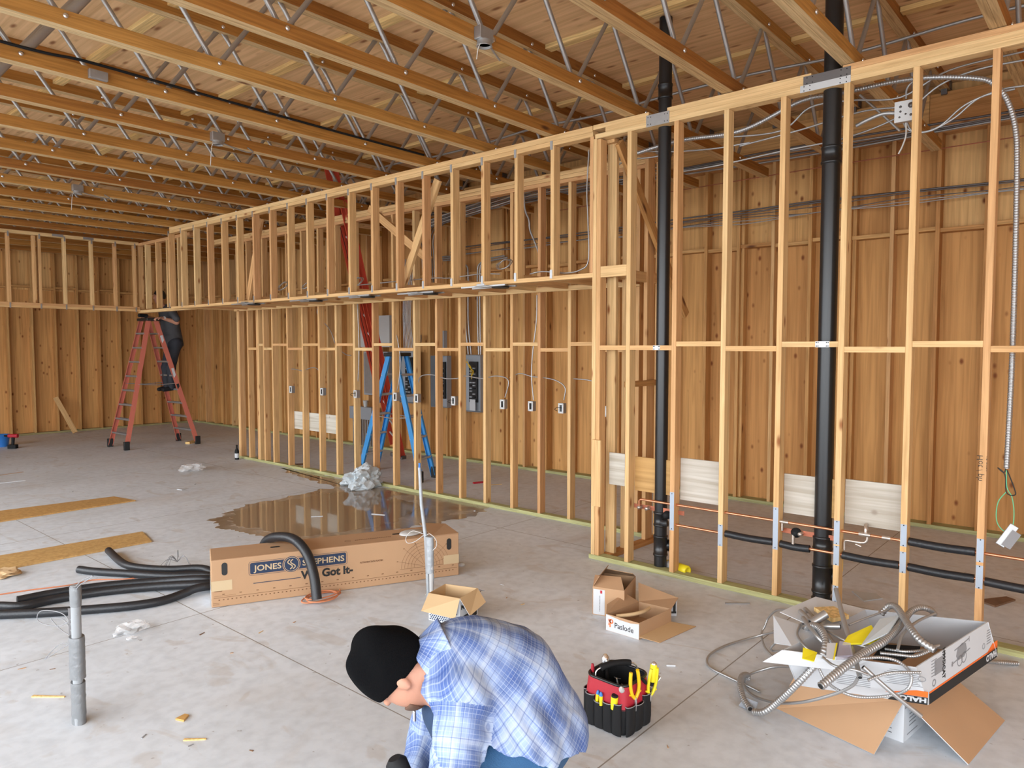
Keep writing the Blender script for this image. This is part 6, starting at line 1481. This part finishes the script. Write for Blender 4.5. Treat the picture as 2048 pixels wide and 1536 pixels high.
def shirt_f(P):
    f = capsule(P, pel + RT_ * .01, mid, .185, .185); f = smin(f, capsule(P, mid, che, .185, .185), .08)
    f = smin(f, capsule(P, che, nek + (che - nek) * .30, .16, .10), .06)
    f = smin(f, capsule(P, shn * .88 + shf * .12, shf * .85 + shn * .15, .088, .085), .05)
    f = smin(f, capsule(P, shn, eln, .084, .072), .025); f = smin(f, capsule(P, eln, hdn, .066, .045), .02)
    f = smin(f, capsule(P, shf, elf, .084, .066), .03); f = smin(f, capsule(P, elf, hdf, .06, .042), .02)
    # loose hem over the hips
    f = smin(f, capsule(P, pel + RT_ * .06 - FH * .05, pel + RT_ * .07 + FH * .10 + np.array([0, 0, -.03]), .135, .13), .05)
    f = smin(f, capsule(P, pel + RT_ * .02, hip_n * .92 + kn_n * .08 + np.array([0, 0, .02]), .175, .155), .05)
    f = f + wr_(P, .3, 26, .006) + wr_(P, 1.9, 55, .0028) + .0035 * np.sin((P @ (across + spine * .5)) * 95 + 3 * np.sin(P[..., 2] * 14)) * np.clip((P @ spine - (mid @ spine)) * -6 + .7, .15, 1)
    # sleeve seam, hem cut, neck opening, front opening
    neckcut = capsule(P, nek + (hc - nek) * .05, hc, .078, .11)
    f = np.maximum(f, -neckcut)
    hem = (P - (pel + np.array([0, 0, .062]))) @ unit(np.array([0, 0, -1.0]) - RT_ * .42) + .010 * np.sin((P @ RT_) * 38)
    arm = np.minimum(capsule(P, shn, eln, .10, .095), capsule(P, eln, hdn - (hdn - eln) * .05, .085, .055)); arm = np.minimum(arm, np.minimum(capsule(P, shf, elf, .10, .09), capsule(P, elf, hdf - (hdf - elf) * .05, .08, .055)))
    body_part = np.maximum(f, hem); return np.minimum(body_part, np.maximum(f, arm))
def weave(V, C):
    o = np.zeros((len(V), 3)); tc_ = V - mid; 
    o[:, 0] = tc_ @ spine; rad = tc_ - np.outer(o[:, 0], spine); ang_ = np.arctan2(rad @ across, rad @ -FH); ang_ = np.where(ang_ < -2.4, ang_ + 2 * PI, ang_); o[:, 1] = ang_ * .185
    for a, b_ in ((shn, eln), (shf, elf), (eln, hdn), (elf, hdf)):
        d = unit(b_ - a); r = (V - a); tt = r @ d; q = r - np.outer(tt, d); rc = C - a; tc2 = rc @ d; dist = np.linalg.norm(rc - np.outer(tc2, d), axis=1); e1 = unit(np.cross(d, spine)); e2 = np.cross(d, e1)
        msk = (dist < .105) & (tc2 > (.025 if a is shn or a is shf else -.04)) & (tc2 < np.linalg.norm(b_ - a) + .02)
        o[msk, 0] = tt[msk] + .05; o[msk, 1] = (np.arctan2(q @ e1, q @ e2) * .08)[msk]
    return o
sh = sdf_mesh('plaid_shirt', shirt_f, lo, hi, .0066, 'plaid', man, weave)
nx_ = unit((hc - hx * .06) - nek)
# collar: a turned-up band round the neck
def collar_f(P):
    ax = nx_; c = nek - nx_ * .012
    q = P - c; t = q @ ax; r = np.linalg.norm(q - t[..., None] * ax, axis=-1)
    top = .030 + .022 * (q @ (np.array([0, 0, 1.0]))) / .1
    rr = .106 - .35 * (t) * .5
    f = np.abs(r - rr - .004 * np.sin(6 * np.arctan2(q @ side, q @ face))) - .0055
    f = np.maximum(f, np.abs(t - .006) - .050 - .12 * np.clip(q[..., 2], -.1, .12))
    opening = capsule(P, c + face * .10, c + face * .16 - hx * .1, .035, .05)
    return np.maximum(f, -opening)
sdf_mesh('shirt_collar', collar_f, nek - .17, nek + .17, .005, 'plaid', sh, lambda V, C: np.stack([(V - nek) @ hx, np.arctan2((V - nek) @ side, (V - nek) @ face) * .10, np.zeros(len(V))], 1))
def inner_f(P):
    c = nek - nx_ * .010; q = P - c; t = q @ nx_; r = np.linalg.norm(q - t[..., None] * nx_, axis=-1)
    return np.maximum(np.abs(r - .080) - .006, np.abs(t) - .036)
sdf_mesh('jacket_collar', inner_f, nek - .14, nek + .14, .005, 'denim_dark', man)
# bib of the overalls and dark jacket edge at the open shirt front
def bib_f(P):
    f = capsule(P, che - spine * .02 - np.array([0, 0, .10]) - RT_ * .04, pel - RT_ * .12 - np.array([0, 0, .10]), .125, .15)
    return f + wr_(P, .8, 40, .003)
sdf_mesh('bib', bib_f, lo, hi, .012, 'denim_dark', man)
def pants_f(P):
    f = capsule(P, pel + RT_ * .0, hip_n, .155, .125); f = smin(f, capsule(P, pel, hip_f, .155, .12), .05)
    for a, k, an in ((hip_n, kn_n, an_n), (hip_f, kn_f, an_f)):
        f = smin(f, capsule(P, a, k, .118, .082), .04); f = smin(f, capsule(P, k, an, .080, .062), .03)
    return f + wr_(P, 1.2, 34, .004)
sdf_mesh('jeans', pants_f, lo, hi, .010, 'denim', man)
for a, to, nm_ in ((an_n, to_n, 'boot'), (an_f, to_f, 'boot')):
    sdf_mesh(nm_, lambda P: smin(capsule(P, a + np.array([0, 0, .02]), a + np.array([0, 0, -.03]), .055, .052), capsule(P, a - np.array([0, 0, .035]), to, .05, .042), .03), np.minimum(a, to) - .11, np.maximum(a, to) + .11, .010, 'boot', man)
def beanie_f(P):
    q = P - hc; t = q @ hx; f = ellip(P, hc + hx * .035 - face * .006, HA, [.135, .122, .100])
    f = smin(f, ellip(P, hc + hx * .120 - face * .010 + side * .01, HA, [.055, .078, .066]), .04)
    f = f + .006 * np.sin(q @ face * 42 + 2 * np.sin(q @ side * 30)) * np.clip((t - .03) * 14, 0, 1)
    f = np.maximum(f, -(t - face_slope(q)))
    return f
face_slope = lambda q: .004 + .16 * (q @ face) - .02
bn = sdf_mesh('beanie', beanie_f, hc - .24, hc + .24, .006, 'knit_black', man)
def cuff_f(P):
    q = P - hc; t = q @ hx - face_slope(q); f = ellip(P, hc + hx * .030 - face * .006, HA, [.149, .133, .112])
    return np.maximum(np.maximum(f, np.abs(t - .030) - .034), -.0)
sdf_mesh('beanie_cuff', cuff_f, hc - .24, hc + .24, .006, 'knit_black', bn)
def beard_f(P): return np.maximum(np.maximum(ellip(P, hc - hx * .060 + face * .036, HA, [.072, .056, .064]), ((P - hc) @ hx + .078)), -((P - hc) @ face - .045))
sdf_mesh('beard', beard_f, hc - .18, hc + .18, .006, 'beard', man)
# a zipper pull and strap clip at the open front
put('strap_clip', MB().box(tuple(D3(829, 1432, 2.36)), (.008, .010, .035), ch=.002), 'steel', man)
# cordless tool in the near hand
t = thing('impact_driver', 'black and red cordless impact driver held by the crouching person', 'drill', Vector(drl))
Mx = Matrix.Translation(Vector(drl)) @ Matrix(((RT.x, FW.x, 0, 0), (RT.y, FW.y, 0, 0), (0, 0, 1, 0), (0, 0, 0, 1)))
Mx = Mx @ Matrix.Rotation(-.35, 4, 'Y')
put('motor_housing', MB().tube([(0, 0, .075), (0, 0, .06), (0, 0, .0), (0, 0, -.06), (0, 0, -.09)], [.020, .034, .036, .034, .024], 16, M=Mx), 'near_black', t)
for k in range(4): put('vent_slot', MB().box((-.012 + .011 * k - .01, -.034, .035 - .006 * k), (.005, .006, .035), M=Mx), 'red', t)
put('chuck', MB().tube([(0, 0, -.09), (0, 0, -.13)], [.018, .010], 12, M=Mx), 'steel', t); put('handle', MB().tube([(.02, 0, -.01), (.10, .0, -.03)], [.020, .022], 12, M=Mx), 'near_black', t); put('battery', MB().box((.13, 0, -.035), (.05, .07, .11), M=Mx, ch=.006), 'red', t)

# person on the far ladder
L3 = lambda x, y, Y=13.45: np.array(onY(x, y, Y))
fe, hp = L3(341, 770), L3(341, 690); sh1 = L3(348, 618); hd = np.array([5.78, 13.45, 2.70]); fe[0] = 5.93; 
hp[0] = 6.02; hp[2] = 1.86; sh1 = np.array([5.93, 13.45, 2.42]); fe[2] = 1.06
el1 = np.array([5.98, 13.22, 2.24]); ha1 = np.array([5.72, 13.22, 2.31]); el2 = np.array([5.95, 13.68, 2.26]); ha2 = np.array([5.62, 13.55, 2.33])
wk = thing('person', 'person in charcoal T-shirt and dark jeans standing on the orange stepladder', 'person', (fe[0], 13.45, fe[2] - .05))
YU = np.array([0, 1., 0])
def w_body(P):
    f = capsule(P, hp, sh1, .12, .13); f = smin(f, capsule(P, sh1 - YU * .17, sh1 + YU * .17, .07, .07), .05); f = smin(f, capsule(P, sh1, hd - np.array([0, 0, .1]), .06, .055), .03)
    ha_ = [unit(np.array([-.15, 0, 1.])), unit(np.array([-1., 0, -.15])), YU]; f = head_f(P, f, hd, ha_)
    for s, el, ha in ((-1, el1, ha1), (1, el2, ha2)):
        f = smin(f, capsule(P, sh1 + YU * .19 * s, el, .052, .045), .03); f = smin(f, capsule(P, el, ha, .045, .028), .02); f = hand(P, ha, ha + np.array([-.1, .02 * s, 0]), np.array([0, 0, -1.]), f)
        kk = (hp * .45 + fe * .55) + YU * .10 * s + np.array([-.05, 0, 0]); ff = fe + YU * .10 * s
        f = smin(f, capsule(P, hp + YU * .09 * s, kk, .085, .06), .04); f = smin(f, capsule(P, kk, ff, .058, .042), .03)
    return f
wp = np.array([fe, hp, sh1, hd, el1, ha1, el2, ha2]); lo, hi = wp.min(0) - .28, wp.max(0) + .28
sdf_mesh('body', w_body, lo, hi, .012, 'skin', wk)
def w_shirt(P):
    f = capsule(P, hp + np.array([.01, 0, -.02]), sh1, .165, .155); f = smin(f, capsule(P, sh1 - YU * .17, sh1 + YU * .17, .085, .085), .05)
    for s, el in ((-1, el1), (1, el2)): f = smin(f, capsule(P, sh1 + YU * .19 * s, sh1 * .35 + YU * .12 * s + el * .65 , .068, .062), .03)
    return np.maximum(f + wr_(P, 2.0, 30, .005), -(P[..., 2] - hp[2] + .06))
sdf_mesh('t_shirt', w_shirt, lo, hi, .013, 'tee_charcoal', wk)
def w_jeans(P):
    f = capsule(P, hp - YU * .06, hp + YU * .06, .14, .14)
    for s in (-1, 1):
        kk = (hp * .45 + fe * .55) + YU * .10 * s + np.array([-.05, 0, 0]); ff = fe + YU * .10 * s
        f = smin(f, capsule(P, hp + YU * .09 * s, kk, .105, .08), .04); f = smin(f, capsule(P, kk, ff, .078, .065), .03)
    return f + wr_(P, 1.0, 30, .004)
sdf_mesh('jeans', w_jeans, lo, hi, .013, 'jeans_dark', wk)
sdf_mesh('hair', lambda P: np.maximum(ellip(P, hd + np.array([.015, 0, .02]), np.eye(3), [.105, .09, .115]), (hd[2] - .04) - P[..., 2]), hd - .2, hd + .2, .012, 'hair_dark', wk)
for s in (-1, 1):
    ff = fe + YU * .10 * s
    sdf_mesh('shoe', lambda P: smin(capsule(P, ff + np.array([.02, 0, -.02]), ff + np.array([-.15, 0, -.045]), .045, .036), capsule(P, ff, ff + np.array([0, 0, .05]), .05, .05), .02), ff - .26, ff + .2, .012, 'white_card' if False else 'near_black', wk)
put('wristwatch', MB().tube([ha1 + np.array([.035, 0, .0]), ha1 + np.array([.06, 0, -.003])], .034, 14), 'light_grey', wk)
t = thing('cordless_drill', 'small black drill lying on the top cap of the orange stepladder', 'drill', (5.48, 13.42, 2.31))
put('motor_housing', MB().tube([(5.40, 13.40, 2.35), (5.56, 13.44, 2.35)], .03, 12), 'near_black', t); put('handle', MB().tube([(5.52, 13.43, 2.33), (5.50, 13.32, 2.33)], .02, 10), 'near_black', t)
